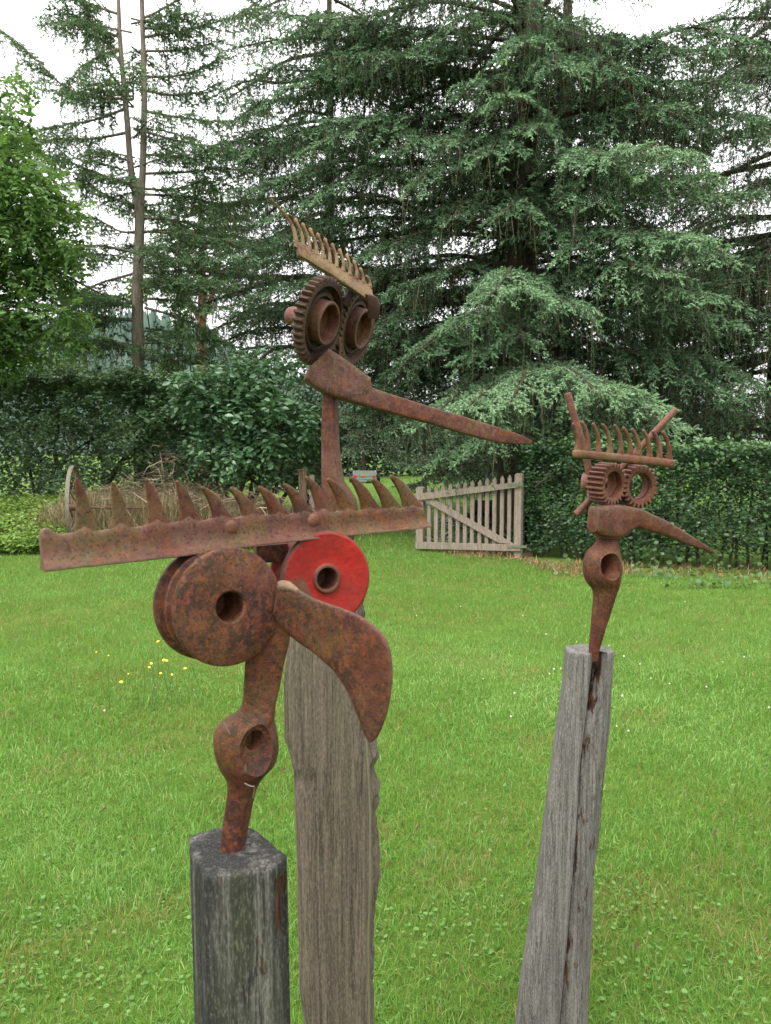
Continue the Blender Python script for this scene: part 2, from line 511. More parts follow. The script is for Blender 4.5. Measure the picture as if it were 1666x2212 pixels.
# ================================================================== SETTING
def lawn_mat():
    t = NT('lawn_soil')
    n = t.noise(t.pos(), 3, 8, 0.7)
    n2 = t.noise(t.pos(), 60, 6, 0.7)
    c = t.ramp(n, [(0.3, (0.055, 0.105, 0.016)), (0.7, (0.10, 0.165, 0.026))])
    c = t.mix(t.ramp(n2, [(0.35, 0.5), (0.5, 0)]), c, (0.05, 0.055, 0.02))
    t.pbr(c, 0.95, t.bump(n2, 0.8, 0.02), 0, 0.1)
    return t.m
gx = np.concatenate([np.linspace(-300, -20, 12), np.linspace(-18, 18, 37), np.linspace(20, 300, 12)])
gy = np.concatenate([np.linspace(-40, 0, 5), np.linspace(1, 30, 60), np.linspace(32, 500, 22)])
GV, GF = [], []
for j, yy in enumerate(gy):
    for i, xx in enumerate(gx):
        GV.append((xx, yy, 0.0))
for j in range(len(gy) - 1):
    for i in range(len(gx) - 1):
        a = j * len(gx) + i
        GF.append((a, a + 1, a + len(gx) + 1, a + len(gx)))
tag(obj('ground', (GV, GF), lawn_mat()), kind='structure')

# --- far wooded hill
def hill():
    V, Fc = [], []
    nx, ny = 60, 14
    for j in range(ny):
        for i in range(nx):
            x = -420 + 560 * i / (nx - 1)
            y = 190 + 200 * j / (ny - 1)
            ridge = max(0.0, math.sin(math.pi * j / (ny - 1)))
            prof = np.interp(x, [-420, -200, -95, -60, -30, 20, 140], [60, 62, 46, 36, 20, 6, 2])
            V.append((x, y, -1 + prof * ridge * (0.92 + 0.16 * noise.noise(Vector((x * .02, y * .02, 0))))))
    for j in range(ny - 1):
        for i in range(nx - 1):
            a = j * nx + i
            Fc.append((a, a + 1, a + nx + 1, a + nx))
    return V, Fc
HV = hill()
tag(obj('hill', HV, plain('hill_green', (0.045, 0.075, 0.05), 0.95, 0.3, 0.1)), kind='structure')  # distance haze put into the hill colour as a slight blue cast
hp = np.array([v for v in HV[0] if v[2] > 3 and v[1] < 300])
hq = hp[rng.integers(0, len(hp), 2600)] + np.concatenate([rng.uniform(-6, 6, (2600, 2)), rng.uniform(-1.5, 0, (2600, 1))], axis=1)
cone_v = [(0, 0, 1)]
cone_t = []
for lv, (zz, rr) in enumerate([(0.62, .13), (0.34, .19), (0.05, .23)]):
    o = len(cone_v)
    for i in range(6):
        a = i * math.pi / 3 + lv
        cone_v.append((rr * math.cos(a), rr * math.sin(a), zz - 0.05 * (i % 2)))
    ap = len(cone_v)
    cone_v.append((0, 0, zz + 0.42))
    for i in range(6): cone_t.append((o + i, o + (i + 1) % 6, ap))
eye3 = np.tile(np.eye(3), (len(hq), 1, 1))
V, T, R = scatter(np.array(cone_v, float), np.array(cone_t), hq, eye3, rng.uniform(7, 13, len(hq)), rng.random(len(hq)))
M_far = leafy('far_forest', [(0.0, (0.035, 0.065, 0.050)), (1.0, (0.055, 0.095, 0.07))], 0.05, 0.8)  # needle green tinted bluish in place of the air haze
tag(obj_np('forest', V, T, M_far, None, R), 'distant conifer wood covering the hill', None, None, 'stuff')

# ------------------------------------------------------------------ grass
def fbm(x, y, s, seed=0.0):
    x = np.asarray(x) * s + seed * 3.7
    y = np.asarray(y) * s + seed * 1.9
    return (np.sin(x * 1.3 + 1.7 * np.sin(y * 0.9 + seed)) + np.sin(y * 1.7 + 1.3 * np.sin(x * 1.1 + 2 * seed)) +
            0.6 * np.sin(2.9 * x + 2.3 * y + seed) + 0.5 * np.sin(4.3 * y - 3.7 * x + 2 * seed)) / 6.2 + 0.5
def blade_field(pos, h, wd, r, lean=0.9, segs=2, bend=1.0):
    N = len(pos)
    az = r.uniform(0, 2 * np.pi, N)
    le = np.abs(r.normal(0.0, lean * 0.6, N)).clip(0.05, 1.4)
    d = np.stack([np.cos(az), np.sin(az), np.zeros(N)], 1)
    faz = r.uniform(0, 2 * np.pi, N)
    sdv = np.stack([np.cos(faz), np.sin(faz), np.zeros(N)], 1)
    rows = []
    for k in range(segs):
        t = k / segs
        ang = le * (0.45 + 0.75 * bend * t)
        c = pos + d * (h * t * np.sin(ang))[:, None] + np.array([0, 0, 1.0]) * (h * t * np.cos(ang))[:, None]
        wk = wd * (1 - 0.35 * t)
        rows += [c - sdv * wk[:, None] / 2, c + sdv * wk[:, None] / 2]
    ang = le * (0.45 + 0.75 * bend)
    rows.append(pos + d * (h * np.sin(ang))[:, None] + np.array([0, 0, 1.0]) * (h * np.cos(ang))[:, None])
    k = len(rows)
    V = np.stack(rows, 1).reshape(-1, 3)
    tt = []
    for q in range(segs - 1): tt += [(2 * q, 2 * q + 1, 2 * q + 3), (2 * q, 2 * q + 3, 2 * q + 2)]
    tt.append((2 * segs - 2, 2 * segs - 1, 2 * segs))
    T = (np.array(tt)[None] + (np.arange(N) * k)[:, None, None]).reshape(-1, 3)
    return V, T, k
M_grass = leafy('grass_blades', [(0.0, (0.30, 0.25, 0.10)), (0.10, (0.22, 0.26, 0.045)), (0.38, (0.108, 0.245, 0.036)), (0.8, (0.175, 0.350, 0.064)), (1.0, (0.28, 0.44, 0.125))], 0.46, 0.42, spec=0.3)
def bed_line(x):      # where the lawn ends and beds or hedge begin
    return np.interp(x, [-9, -5.5, -3, -1.2, 0.3, 0.6, 1.9, 2.2, 5, 9], [11.4, 11.8, 12.0, 12.8, 13.6, 12.5, 11.7, 10.4, 9.7, 9.4])
def grass_positions(y0, y1, dens):
    out = []
    y = y0
    while y < y1:
        st = 0.2
        hw = 0.60 * y + 0.5
        n = int(dens(y) * 2 * hw * st)
        out.append(np.stack([rng.uniform(-hw, hw, n), rng.uniform(y, y + st, n), np.zeros(n)], 1))
        y += st
    return np.concatenate(out)
gp = grass_positions(1.0, 13.8, lambda y: min(13500, 13500 * (2.5 / y) ** 1.5))
keep = gp[:, 1] < bed_line(gp[:, 0]) - np.abs(rng.normal(0, 0.12, len(gp)))
gp = gp[keep]
def lawn_rnd(p, r):
    f = fbm(p[:, 0], p[:, 1], 1.1, 1.0)
    f2 = fbm(p[:, 0], p[:, 1], 4.0, 2.0)
    f3 = fbm(p[:, 0], p[:, 1], 0.55, 9.0)
    v = 0.10 + 0.48 * f + 0.36 * (f2 - 0.5) + 0.38 * f3 + r.normal(0, 0.24, len(p))
    dry = (fbm(p[:, 0], p[:, 1], 2.3, 5.0) > 0.74) & (r.random(len(p)) < 0.34)
    v[dry | (r.random(len(p)) < 0.03)] = r.uniform(0, 0.07, (dry | (r.random(len(p)) < 0)).sum()) if False else 0.03
    return v.clip(0, 1)
near = gp[:, 1] < 5.5
GVs, GTs, GRs, o = [], [], [], 0
for sel, segs in ((near, 2), (~near, 1)):
    p = gp[sel]
    q = fbm(p[:, 0], p[:, 1], 2.2, 3.0)
    h = (0.020 + 0.030 * q + rng.exponential(0.007, len(p))) * rng.uniform(0.7, 1.25, len(p))
    wd = rng.uniform(0.0022, 0.0042, len(p)) * np.maximum(1, (p[:, 1] / 2.6)) ** 0.75
    V, T, k = blade_field(p, h, wd, rng, 1.5, segs)
    GVs.append(V); GTs.append(T + o); o += len(V)
    GRs.append(np.repeat(lawn_rnd(p, rng), k))
print('grass tris', sum(len(t) for t in GTs))
tag(obj_np('grass', np.concatenate(GVs), np.concatenate(GTs), M_grass, None, np.concatenate(GRs)), 'mown green lawn grass', None, None, 'stuff')
# lawn beyond the gate
p = np.stack([rng.uniform(-7, 12, 42000), rng.uniform(13.2, 40, 42000), np.zeros(42000)], 1)
p = p[(p[:, 0] > -0.14 * p[:, 1]) & (p[:, 0] < 0.32 * p[:, 1])]
V, T, k = blade_field(p, rng.uniform(0.05, 0.09, len(p)), rng.uniform(0.012, 0.03, len(p)), rng, 1.0, 1)
tag(obj_np('far_grass', V, T, M_grass, None, np.repeat((0.75 + rng.normal(0, .12, len(p))).clip(0.2, 1), k)), 'bright lawn grass beyond the wooden gate', None, None, 'stuff')

# weeds in the lawn: round ground-ivy leaves and clover
M_weed = leafy('lawn_weeds', [(0, (0.070, 0.160, 0.030)), (0.5, (0.098, 0.20, 0.042)), (1, (0.150, 0.26, 0.080))], 0.3, 0.5, spec=.2)
cl = []
for (u, v, n, sp) in [(900, 1990, 90, 0.10), (960, 2060, 70, 0.12), (1330, 1960, 30, .08), (1640, 1930, 30, .10), (1345, 1990, 20, .06), (1370, 2000, 70, 0.14), (1420, 1990, 50, .12), (1250, 2090, 40, .12), (1500, 2140, 90, 0.16),
                      (1580, 2110, 50, .12), (60, 2150, 120, 0.16), (150, 2080, 60, .12), (40, 1990, 60, .12), (30, 1830, 20, 0.06), (160, 1830, 16, .06), (270, 1845, 10, .05),
                      (110, 1985, 24, .07), (260, 2100, 60, .13), (350, 2150, 60, .14), (1050, 1900, 40, .12), (1080, 1650, 40, .14), (1200, 1500, 40, .18), (1440, 1660, 50, .2),
                      (1600, 1850, 40, .14), (1120, 1760, 30, .12), (560, 1760, 10, .05), (80, 1700, 50, .16), (330, 1700, 40, .16), (240, 1500, 60, .3), (400, 1505, 50, .15),
                      (1360, 1560, 60, .25), (1500, 1450, 60, .4), (1100, 1400, 60, .4), (1300, 1900, 30, .1), (1540, 1550, 50, .3), (930, 2010, 70, .11), (1400, 1985, 60, .12), (1280, 2130, 60, .12), (90, 2170, 80, .14), (1620, 2150, 50, .12), (200, 1950, 30, .1), (380, 1950, 30, .1)]:
    g = gnd(u, v)
    a = rng.normal(0, sp, (n, 2)) * np.array([1.2, 1.0])
    a = a[: max(4, int(n * .6))]
    cl.append(np.stack([g.x + a[:, 0], g.y + a[:, 1], rng.uniform(0.025, 0.05, len(a))], 1))
nn = 1500
yy = rng.uniform(2, 9.5, nn)
xx = rng.uniform(-0.62, 0.62, nn) * yy
ok = fbm(xx, yy, 2.6, 4.0) > 0.60
cl.append(np.stack([xx, yy, rng.uniform(0.03, 0.05, nn)], 1)[ok])
wp = np.concatenate(cl)
N = len(wp)
az = rng.uniform(0, 2 * np.pi, N)
d = np.stack([np.cos(az), np.sin(az), rng.uniform(-.25, .25, N)], 1)
nrm = unit(np.stack([rng.normal(0, .3, N), rng.normal(0, .3, N), np.ones(N)], 1))
V, T, R = scatter(*ROUND, wp - np.array([0, 0, .016]), orient_n(d, nrm), rng.uniform(0.007, 0.019, N), rng.random(N))
tag(obj_np('clover_leaves', V, T, M_weed, None, R), 'round clover and ground ivy leaves in the lawn', None, None, 'stuff')

# brown needle litter by the gate and hedge foot
M_litter = leafy('needle_litter', [(0, (0.10, 0.05, 0.025)), (0.5, (0.22, 0.12, 0.06)), (1, (0.34, 0.23, 0.12))], 0.1, 0.8)
n = 9000
xx = rng.uniform(0.9, 9.0, n)
yy = bed_line(xx) + rng.uniform(-0.55, 0.5, n)
yy = np.where(xx < 2.6, yy - np.abs(rng.normal(0, .25, n)), yy)
p = np.stack([xx, yy, np.full(n, 0.02)], 1)
p = p[(xx < 3.3) | (rng.random(n) < 0.35)]
V, T, k = blade_field(p, rng.uniform(0.04, 0.10, len(p)), rng.uniform(0.008, 0.018, len(p)), rng, 2.2, 1)
tag(obj_np('needle_litter', V, T, M_litter, None, np.repeat(rng.random(len(p)), k)), 'brown dry needle litter at the foot of gate and hedge', None, None, 'stuff')

# ================================================================== TREES AND SHRUBS
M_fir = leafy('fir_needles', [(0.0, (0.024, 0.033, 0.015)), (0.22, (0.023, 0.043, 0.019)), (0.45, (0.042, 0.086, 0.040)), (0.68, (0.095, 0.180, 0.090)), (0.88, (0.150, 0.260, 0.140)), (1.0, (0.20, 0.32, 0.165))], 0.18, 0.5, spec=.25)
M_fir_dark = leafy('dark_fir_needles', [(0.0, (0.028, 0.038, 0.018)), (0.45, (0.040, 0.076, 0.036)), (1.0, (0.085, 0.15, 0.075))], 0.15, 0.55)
M_larch = leafy('larch_needles', [(0.0, (0.045, 0.090, 0.034)), (0.5, (0.068, 0.135, 0.052)), (1.0, (0.11, 0.185, 0.078))], 0.2, 0.6)
M_twig = leafy('dry_twigs', [(0, (0.06, 0.045, 0.025)), (1, (0.16, 0.12, 0.07))], 0.0, 0.8)
M_bark = barky('fir_bark', (0.025, 0.018, 0.013), (0.085, 0.062, 0.045))
M_bark_pale = barky('larch_bark', (0.085, 0.068, 0.052), (0.22, 0.18, 0.148), (0.11, 0.13, 0.08), 0.5)
M_bark_red = barky('pine_bark', (0.13, 0.058, 0.034), (0.25, 0.13, 0.085), gm=0.1)

def in_cone(P, mu=350, mv=300):
    u, v = proj_np(P)
    return (u > -mu) & (u < 1666 + mu) & (v > -mv)
class Conifer:
    def __init__(s, seed):
        s.r = np.random.default_rng(seed)
        s.P, s.D, s.L, s.K = [], [], [], []
        s.TP, s.TD, s.TL = [], [], []
        s.limbs = []
    def limb(s, path, blen=0.8, sp=0.085, bsp=0.13, droop=0.25, hang=0.0, hang_len=0.5, shoot=0.11, t0=0.15, tone=0.5, radius=0.05, dens=1.0):
        r = s.r
        path = np.array([tuple(p) for p in smooth_path(path, 14)])
        seg = np.linalg.norm(np.diff(path, axis=0), axis=1)
        cum = np.concatenate([[0], np.cumsum(seg)])
        Lt = cum[-1]
        s.limbs.append((path, radius))
        ts = np.arange(t0 * Lt, Lt, bsp)
        for q in ts:
            t = q / Lt
            p = np.array([np.interp(q, cum, path[:, i]) for i in range(3)])
            if not in_cone(p[None])[0]: continue
            i = min(np.searchsorted(cum, q), len(path) - 1)
            Tn = path[i] - path[i - 1]
            Tn /= np.linalg.norm(Tn)
            side = np.cross(Tn, [0, 0, 1.0])
            side /= np.linalg.norm(side)
            pr = min(1, (t - t0) * 3 + 0.25) * (1 - t) ** 0.55 + 0.22
            for sg in (-1, 1):
                bl = blen * pr * r.uniform(0.55, 1.25)
                a = r.uniform(0.45, 0.95)
                dd = side * sg * math.cos(a) + Tn * math.sin(a) + np.array([0, 0, r.uniform(-0.35, 0.15)])
                dd /= np.linalg.norm(dd)
                if r.random() > 0.66 + 0.45 * t: continue
                ss = np.arange(0.04, bl, sp)
                if len(ss) == 0: continue
                bp = p + dd * ss[:, None] - np.array([0, 0, 1.0]) * (droop * ss ** 2)[:, None]
                td = dd - np.array([0, 0, 2.0]) * (droop * ss)[:, None]
                td = unit(td)
                lat = unit(np.cross(td, [0, 0, 1.0]))
                tn = tone + 0.15 * r.normal() + 0.34 * (t - 0.62)     # tone drops towards the trunk, rises towards the limb tip
                for j in (-1, 1):
                    kp = r.random(len(ss)) < dens
                    s.P.append(bp[kp])
                    s.D.append((td * 0.7 + lat * (0.62 * j) + r.normal(0, 0.36, td.shape) - np.array([0, 0, 0.05]))[kp])
                    s.L.append((shoot * r.uniform(0.65, 1.25, len(ss)))[kp])
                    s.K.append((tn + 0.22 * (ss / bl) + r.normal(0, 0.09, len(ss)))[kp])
                s.TP.append(p[None]); s.TD.append((bp[-1] - p)[None]); s.TL.append(np.array([0.008]))
                if hang:
                    for b in bp[r.random(len(bp)) < hang]:
                        hl = hang_len * r.uniform(0.4, 1.3)
                        k = np.arange(0, hl, sp * 0.85)
                        sway = np.array([r.normal(0, 0.12), r.normal(0, 0.12), -1.0])
                        s.P.append(b + sway * k[:, None])
                        s.D.append(sway * .8 + r.normal(0, 0.7, (len(k), 3)))
                        s.L.append(shoot * r.uniform(0.4, 0.8, len(k)))
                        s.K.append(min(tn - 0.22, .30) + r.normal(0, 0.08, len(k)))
                        s.TP.append(b[None]); s.TD.append((sway * hl)[None]); s.TL.append(np.array([0.0045]))
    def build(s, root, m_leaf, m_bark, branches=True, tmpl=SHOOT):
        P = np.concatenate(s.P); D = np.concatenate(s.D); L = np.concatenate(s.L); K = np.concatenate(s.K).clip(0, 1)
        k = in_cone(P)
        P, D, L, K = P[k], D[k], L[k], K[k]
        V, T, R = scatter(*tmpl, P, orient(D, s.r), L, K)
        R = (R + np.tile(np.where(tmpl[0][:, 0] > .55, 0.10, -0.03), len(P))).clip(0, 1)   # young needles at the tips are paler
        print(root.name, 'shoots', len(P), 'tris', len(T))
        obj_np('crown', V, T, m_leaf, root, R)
        TP = np.concatenate(s.TP); TD = np.concatenate(s.TD); TL = np.concatenate(s.TL)
        n = len(TP)
        sd = unit(np.cross(TD, s.r.normal(size=TD.shape)))
        V = np.stack([TP - sd * TL[:, None], TP + sd * TL[:, None], TP + TD], 1).reshape(-1, 3)
        o = tag(obj_np('twigs', V, np.arange(3 * n).reshape(-1, 3), M_twig, root, np.repeat(s.r.random(n), 3)), kind='stuff')
        if branches:
            for path, rad in s.limbs:
                u, v = proj_np(path)
                if (u.max() < -150) or (u.min() > 1816) or (v.max() < -150): continue
                n = len(path)
                obj('branch', tube([Vector(q) for q in path], [rad * (1 - 0.85 * i / (n - 1)) for i in range(n)], 6, wob=0.006), m_bark, root)

def trunk_path(pts, n=16): return smooth_path(pts, n)
def limb_path(start, tip, arch=0.35, sag=0.3, r=None):
    a, b = Vector(start), Vector(tip)
    m1 = a.lerp(b, 0.35) + Vector((0, 0, arch))
    m2 = a.lerp(b, 0.72) + Vector((0, 0, arch * 0.9))
    if r is not None:
        m1 += Vector(r.normal(0, 0.12, 3)); m2 += Vector(r.normal(0, 0.12, 3))
    return [a, m1, m2, b - Vector((0, 0, sag * 0))]

# --- the big fir behind the gate
TB = Vector((2.42, 14.6, 0))
fir = thing('fir_tree', 'huge old fir with a thick trunk behind the picket gate and drooping blue green boughs', 'tree', TB)
obj('trunk', tube(trunk_path([TB + Vector((0, 0, -.2)), TB + Vector((0.02, 0, .35)), TB + Vector((0.05, 0, 3)), TB + Vector((0.15, 0.1, 8)), TB + Vector((.25, .1, 16))], 24),
                  [0.62, 0.46, 0.42] + [0.41 - 0.012 * i for i in range(21)], 16, wob=0.03), M_bark, fir)
cf = Conifer(11)
front = [  # tip (u, v, distance ahead), rise of the start over the tip, tone
    (930, 905, 11.6, .9, .75), (1010, 880, 11.0, .9, .85), (1100, 872, 10.8, .9, .9), (960, 985, 11.8, 1.2, .6), (1050, 960, 11.3, 1.2, .7),
    (525, 225, 14.4, .2, .5), (585, 400, 14.2, .4, .45), (545, 640, 14.5, .4, .4), (600, 200, 14.0, .3, .5), (600, 520, 14.0, .4, .45), (500, 420, 14.6, .3, .45), (610, 30, 14.0, .2, .5),
    (720, 800, 13.5, .6, .3), (800, 850, 13.0, .8, .3), (860, 800, 12.8, .7, .35), (760, 900, 13.6, 1.0, .25), (850, 930, 13.0, 1.2, .28), (700, 850, 14.0, .8, .25), (650, 700, 14.0, .6, .35), (820, 700, 13.2, .5, .35),
    (1290, 850, 10.9, .6, .8), (1370, 840, 10.7, .7, .9), (1440, 880, 10.7, .8, .9), (1490, 925, 10.9, 1.0, .8), (1340, 930, 11.2, 1.0, .6), 
    (900, 760, 12.2, .5, .5), (985, 690, 11.9, .4, .65), (1060, 640, 11.4, .6, .7), (1130, 620, 11.2, .5, .75), (1210, 655, 11.5, .5, .65), (1010, 770, 11.9, .5, .5), (1120, 730, 11.8, .7, .55),
    (1590, 560, 11.6, .7, .7), (1550, 640, 11.5, .9, .7), (1480, 590, 11.6, .7, .65), (1600, 700, 12.0, .9, .6), (1440, 520, 11.8, .5, .6), (1520, 510, 11.4, .6, .7),
    (1330, 350, 11.8, .5, .65), (1410, 310, 11.5, .6, .75), (1500, 330, 11.4, .6, .75), (1560, 380, 11.5, .8, .7), (1290, 440, 12.0, .7, .5), (1240, 540, 12.0, .8, .5),
    (1170, 270, 12.2, .6, .55), (1060, 330, 12.2, .6, .5), (960, 300, 12.4, .5, .5), (890, 400, 12.6, .6, .45), (980, 470, 12.6, .8, .4), (1090, 460, 12.2, .8, .5), (830, 330, 13.0, .4, .45),
    (700, 260, 13.4, .2, .5), (645, 330, 13.3, .4, .5), (660, 430, 13.6, .5, .5), (760, 560, 13.2, .6, .45), (690, 690, 13.8, .5, .45), (630, 620, 14.0, .5, .5), (780, 740, 13.0, .6, .4), (850, 620, 12.8, .6, .4),
    (560, 150, 14.2, .1, .55), (480, 110, 14.3, .1, .55), (620, 90, 14.0, .3, .5), (720, 120, 13.4, .3, .45), (540, 330, 14.3, .3, .5), (560, 480, 14.4, .4, .5), (510, 560, 14.6, .4, .5),
    (880, 110, 13.2, .3, .45), (1000, 40, 12.6, .4, .5), (1130, 90, 12.2, .5, .6), (1200, 150, 12.0, .6, .6), (1270, 40, 12.4, .4, .5), (1360, 170, 12.4, .4, .45), (1450, 110, 12.8, .3, .5),
    (1560, 110, 13.0, .3, .5), (1640, 110, 13.2, .3, .55), (1650, 250, 13.0, .5, .5), (1610, 190, 12.8, .4, .5), (1070, -40, 12.2, .4, .6), (940, -60, 12.8, .4, .5), (1200, -80, 12.6, .4, .5), (1380, -40, 12.8, .4, .5),
    (780, -20, 13.4, .3, .45), (1480, 230, 12.2, .6, .5), (1000, 180, 12.6, .5, .5), (1090, 200, 12.2, .5, .55), (1640, 420, 12.4, .6, .5), (1660, 830, 12.2, 1.0, .45), (1600, 850, 12.0, 1.0, .5)]
for (u, v, y, rise, tone) in front:
    tip = at(u, v, y)
    z0 = max(1.9, tip.z + rise * 0.9)
    f = min(1, z0 / 16)
    st = Vector((TB.x + 0.25 * f, TB.y, z0))
    near_f = y < 12.3
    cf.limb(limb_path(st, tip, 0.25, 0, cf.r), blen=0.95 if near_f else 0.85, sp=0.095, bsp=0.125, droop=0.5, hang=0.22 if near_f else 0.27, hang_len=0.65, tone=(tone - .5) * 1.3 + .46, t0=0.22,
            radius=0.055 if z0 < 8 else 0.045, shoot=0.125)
for k in range(32):                           # the boughs to the sides and back
    a = cf.r.uniform(-0.6, math.pi + 0.6)
    z0 = cf.r.uniform(3.6, 10.5)
    L = cf.r.uniform(2.8, 4.6)
    tip = TB + Vector((L * math.cos(a), L * math.sin(a), z0 - cf.r.uniform(0.4, 1.4)))
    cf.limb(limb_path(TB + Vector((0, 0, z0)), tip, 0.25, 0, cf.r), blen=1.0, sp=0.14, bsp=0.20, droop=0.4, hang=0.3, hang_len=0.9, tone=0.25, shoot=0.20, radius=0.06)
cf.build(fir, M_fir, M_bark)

def random_conifer(name, label, base, h, seed, lo, hi, n, L0, tone, m_leaf, m_bark, trunk_r=0.3, hang=0.3, hang_len=0.9, sp=0.13, bsp=0.2, shoot=0.15, droop=0.4, blen=0.9, az=None, drop=(0.4, 1.4), dens=1.0, group=None, cat='tree', lean=0.0):
    base = Vector(base)
    root = thing(name, label, cat, base, group)
    top = base + Vector((lean, 0, h))
    pts = trunk_path([base - Vector((0, 0, .2)), base.lerp(top, .3), base.lerp(top, .6), top], 14)
    obj('trunk', tube(pts, [trunk_r * (1 - 0.9 * i / 13) for i in range(14)], 10, wob=0.02), m_bark, root)
    c = Conifer(seed)
    for k in range(n):
        t = c.r.uniform(0, 1)
        z0 = lo + (hi - lo) * t
        a = c.r.uniform(*(az or (0, 2 * math.pi)))
        L = L0 * (1 - 0.85 * min(1, z0 / h)) * c.r.uniform(0.7, 1.15)
        st = base.lerp(top, z0 / h)
        tip = st + Vector((L * math.cos(a), L * math.sin(a), -c.r.uniform(*drop) * min(1, L / 3)))
        c.limb(limb_path(st, tip, 0.1 * L / 2, 0, c.r), blen=blen, sp=sp, bsp=bsp, droop=droop, hang=hang, hang_len=hang_len, tone=tone, shoot=shoot, radius=0.016 * L + 0.01, dens=dens, t0=0.12)
    c.build(root, m_leaf, m_bark, tmpl=SHOOT_FAR)
    return root
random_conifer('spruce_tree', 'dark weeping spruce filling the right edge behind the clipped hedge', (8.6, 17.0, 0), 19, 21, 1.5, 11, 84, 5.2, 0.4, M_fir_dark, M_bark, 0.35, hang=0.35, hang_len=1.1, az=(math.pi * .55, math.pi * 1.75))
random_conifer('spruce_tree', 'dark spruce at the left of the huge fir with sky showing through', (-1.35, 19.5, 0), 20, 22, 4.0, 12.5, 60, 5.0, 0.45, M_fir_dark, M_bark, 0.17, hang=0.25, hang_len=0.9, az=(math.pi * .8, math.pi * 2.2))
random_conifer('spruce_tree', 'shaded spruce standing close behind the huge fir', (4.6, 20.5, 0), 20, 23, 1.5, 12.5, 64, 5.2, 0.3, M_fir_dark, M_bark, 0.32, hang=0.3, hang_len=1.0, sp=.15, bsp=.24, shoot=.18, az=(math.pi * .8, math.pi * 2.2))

# young dark spruces beyond the far lawn
for k, (x, y, h, lab) in enumerate([(1.5, 30, 5.5, 'young dark spruce beside the parked trailer'), (3.4, 26, 5.0, 'young dark spruce seen over the picket gate'), (5.4, 28, 6.0, 'young dark spruce beyond the right end of the gate'),
                                    (-1.2, 42, 8, 'dark spruce behind the parked trailer'), (4.5, 40, 9, 'tall dark spruce at the far end of the back lawn'), (9.5, 34, 9, 'dark spruce hidden behind the clipped hedge')]):
    random_conifer('young_spruce', lab, (x, y, 0), h, 30 + k, 0.15, h * 0.95, 26, h * 0.42, 0.35, M_fir_dark, M_bark, 0.1, hang=0.0, sp=.2, bsp=.3, shoot=.26, droop=.2, drop=(.2, .6))

# --- larch with a forked trunk
LB = at(300, 905, 15.5)
LBase = Vector((LB.x, 15.5, 0))
larch = thing('larch_tree', 'tall thin larch with pale forked trunk and sparse boughs above the left hedge', 'tree', LBase)
yL = 15.5
fork = at(303, 425, yL)
obj('trunk', tube(trunk_path([LBase - Vector((0, 0, .2)), at(301, 890, yL), at(297, 650, yL), at(301, 520, yL), fork + Vector((0, 0, .3))], 18), [0.135 - 0.003 * i for i in range(18)], 12, wob=0.01), M_bark_pale, larch)
ls = [fork - Vector((0, 0, .5)), at(284, 370, yL), at(274, 250, yL), at(262, 120, yL), at(256, 0, yL), at(250, -250, yL)]
rs = [fork - Vector((0, 0, .3)), at(309, 350, yL), at(312, 200, yL), at(308, 60, yL), at(306, -60, yL), at(304, -300, yL)]
obj('trunk', tube(trunk_path(ls, 18), [0.068 - 0.0022 * i for i in range(18)], 10, wob=0.008), M_bark_pale, larch)
obj('trunk', tube(trunk_path(rs, 18), [0.070 - 0.0022 * i for i in range(18)], 10, wob=0.008), M_bark_pale, larch)
cl_ = Conifer(41)
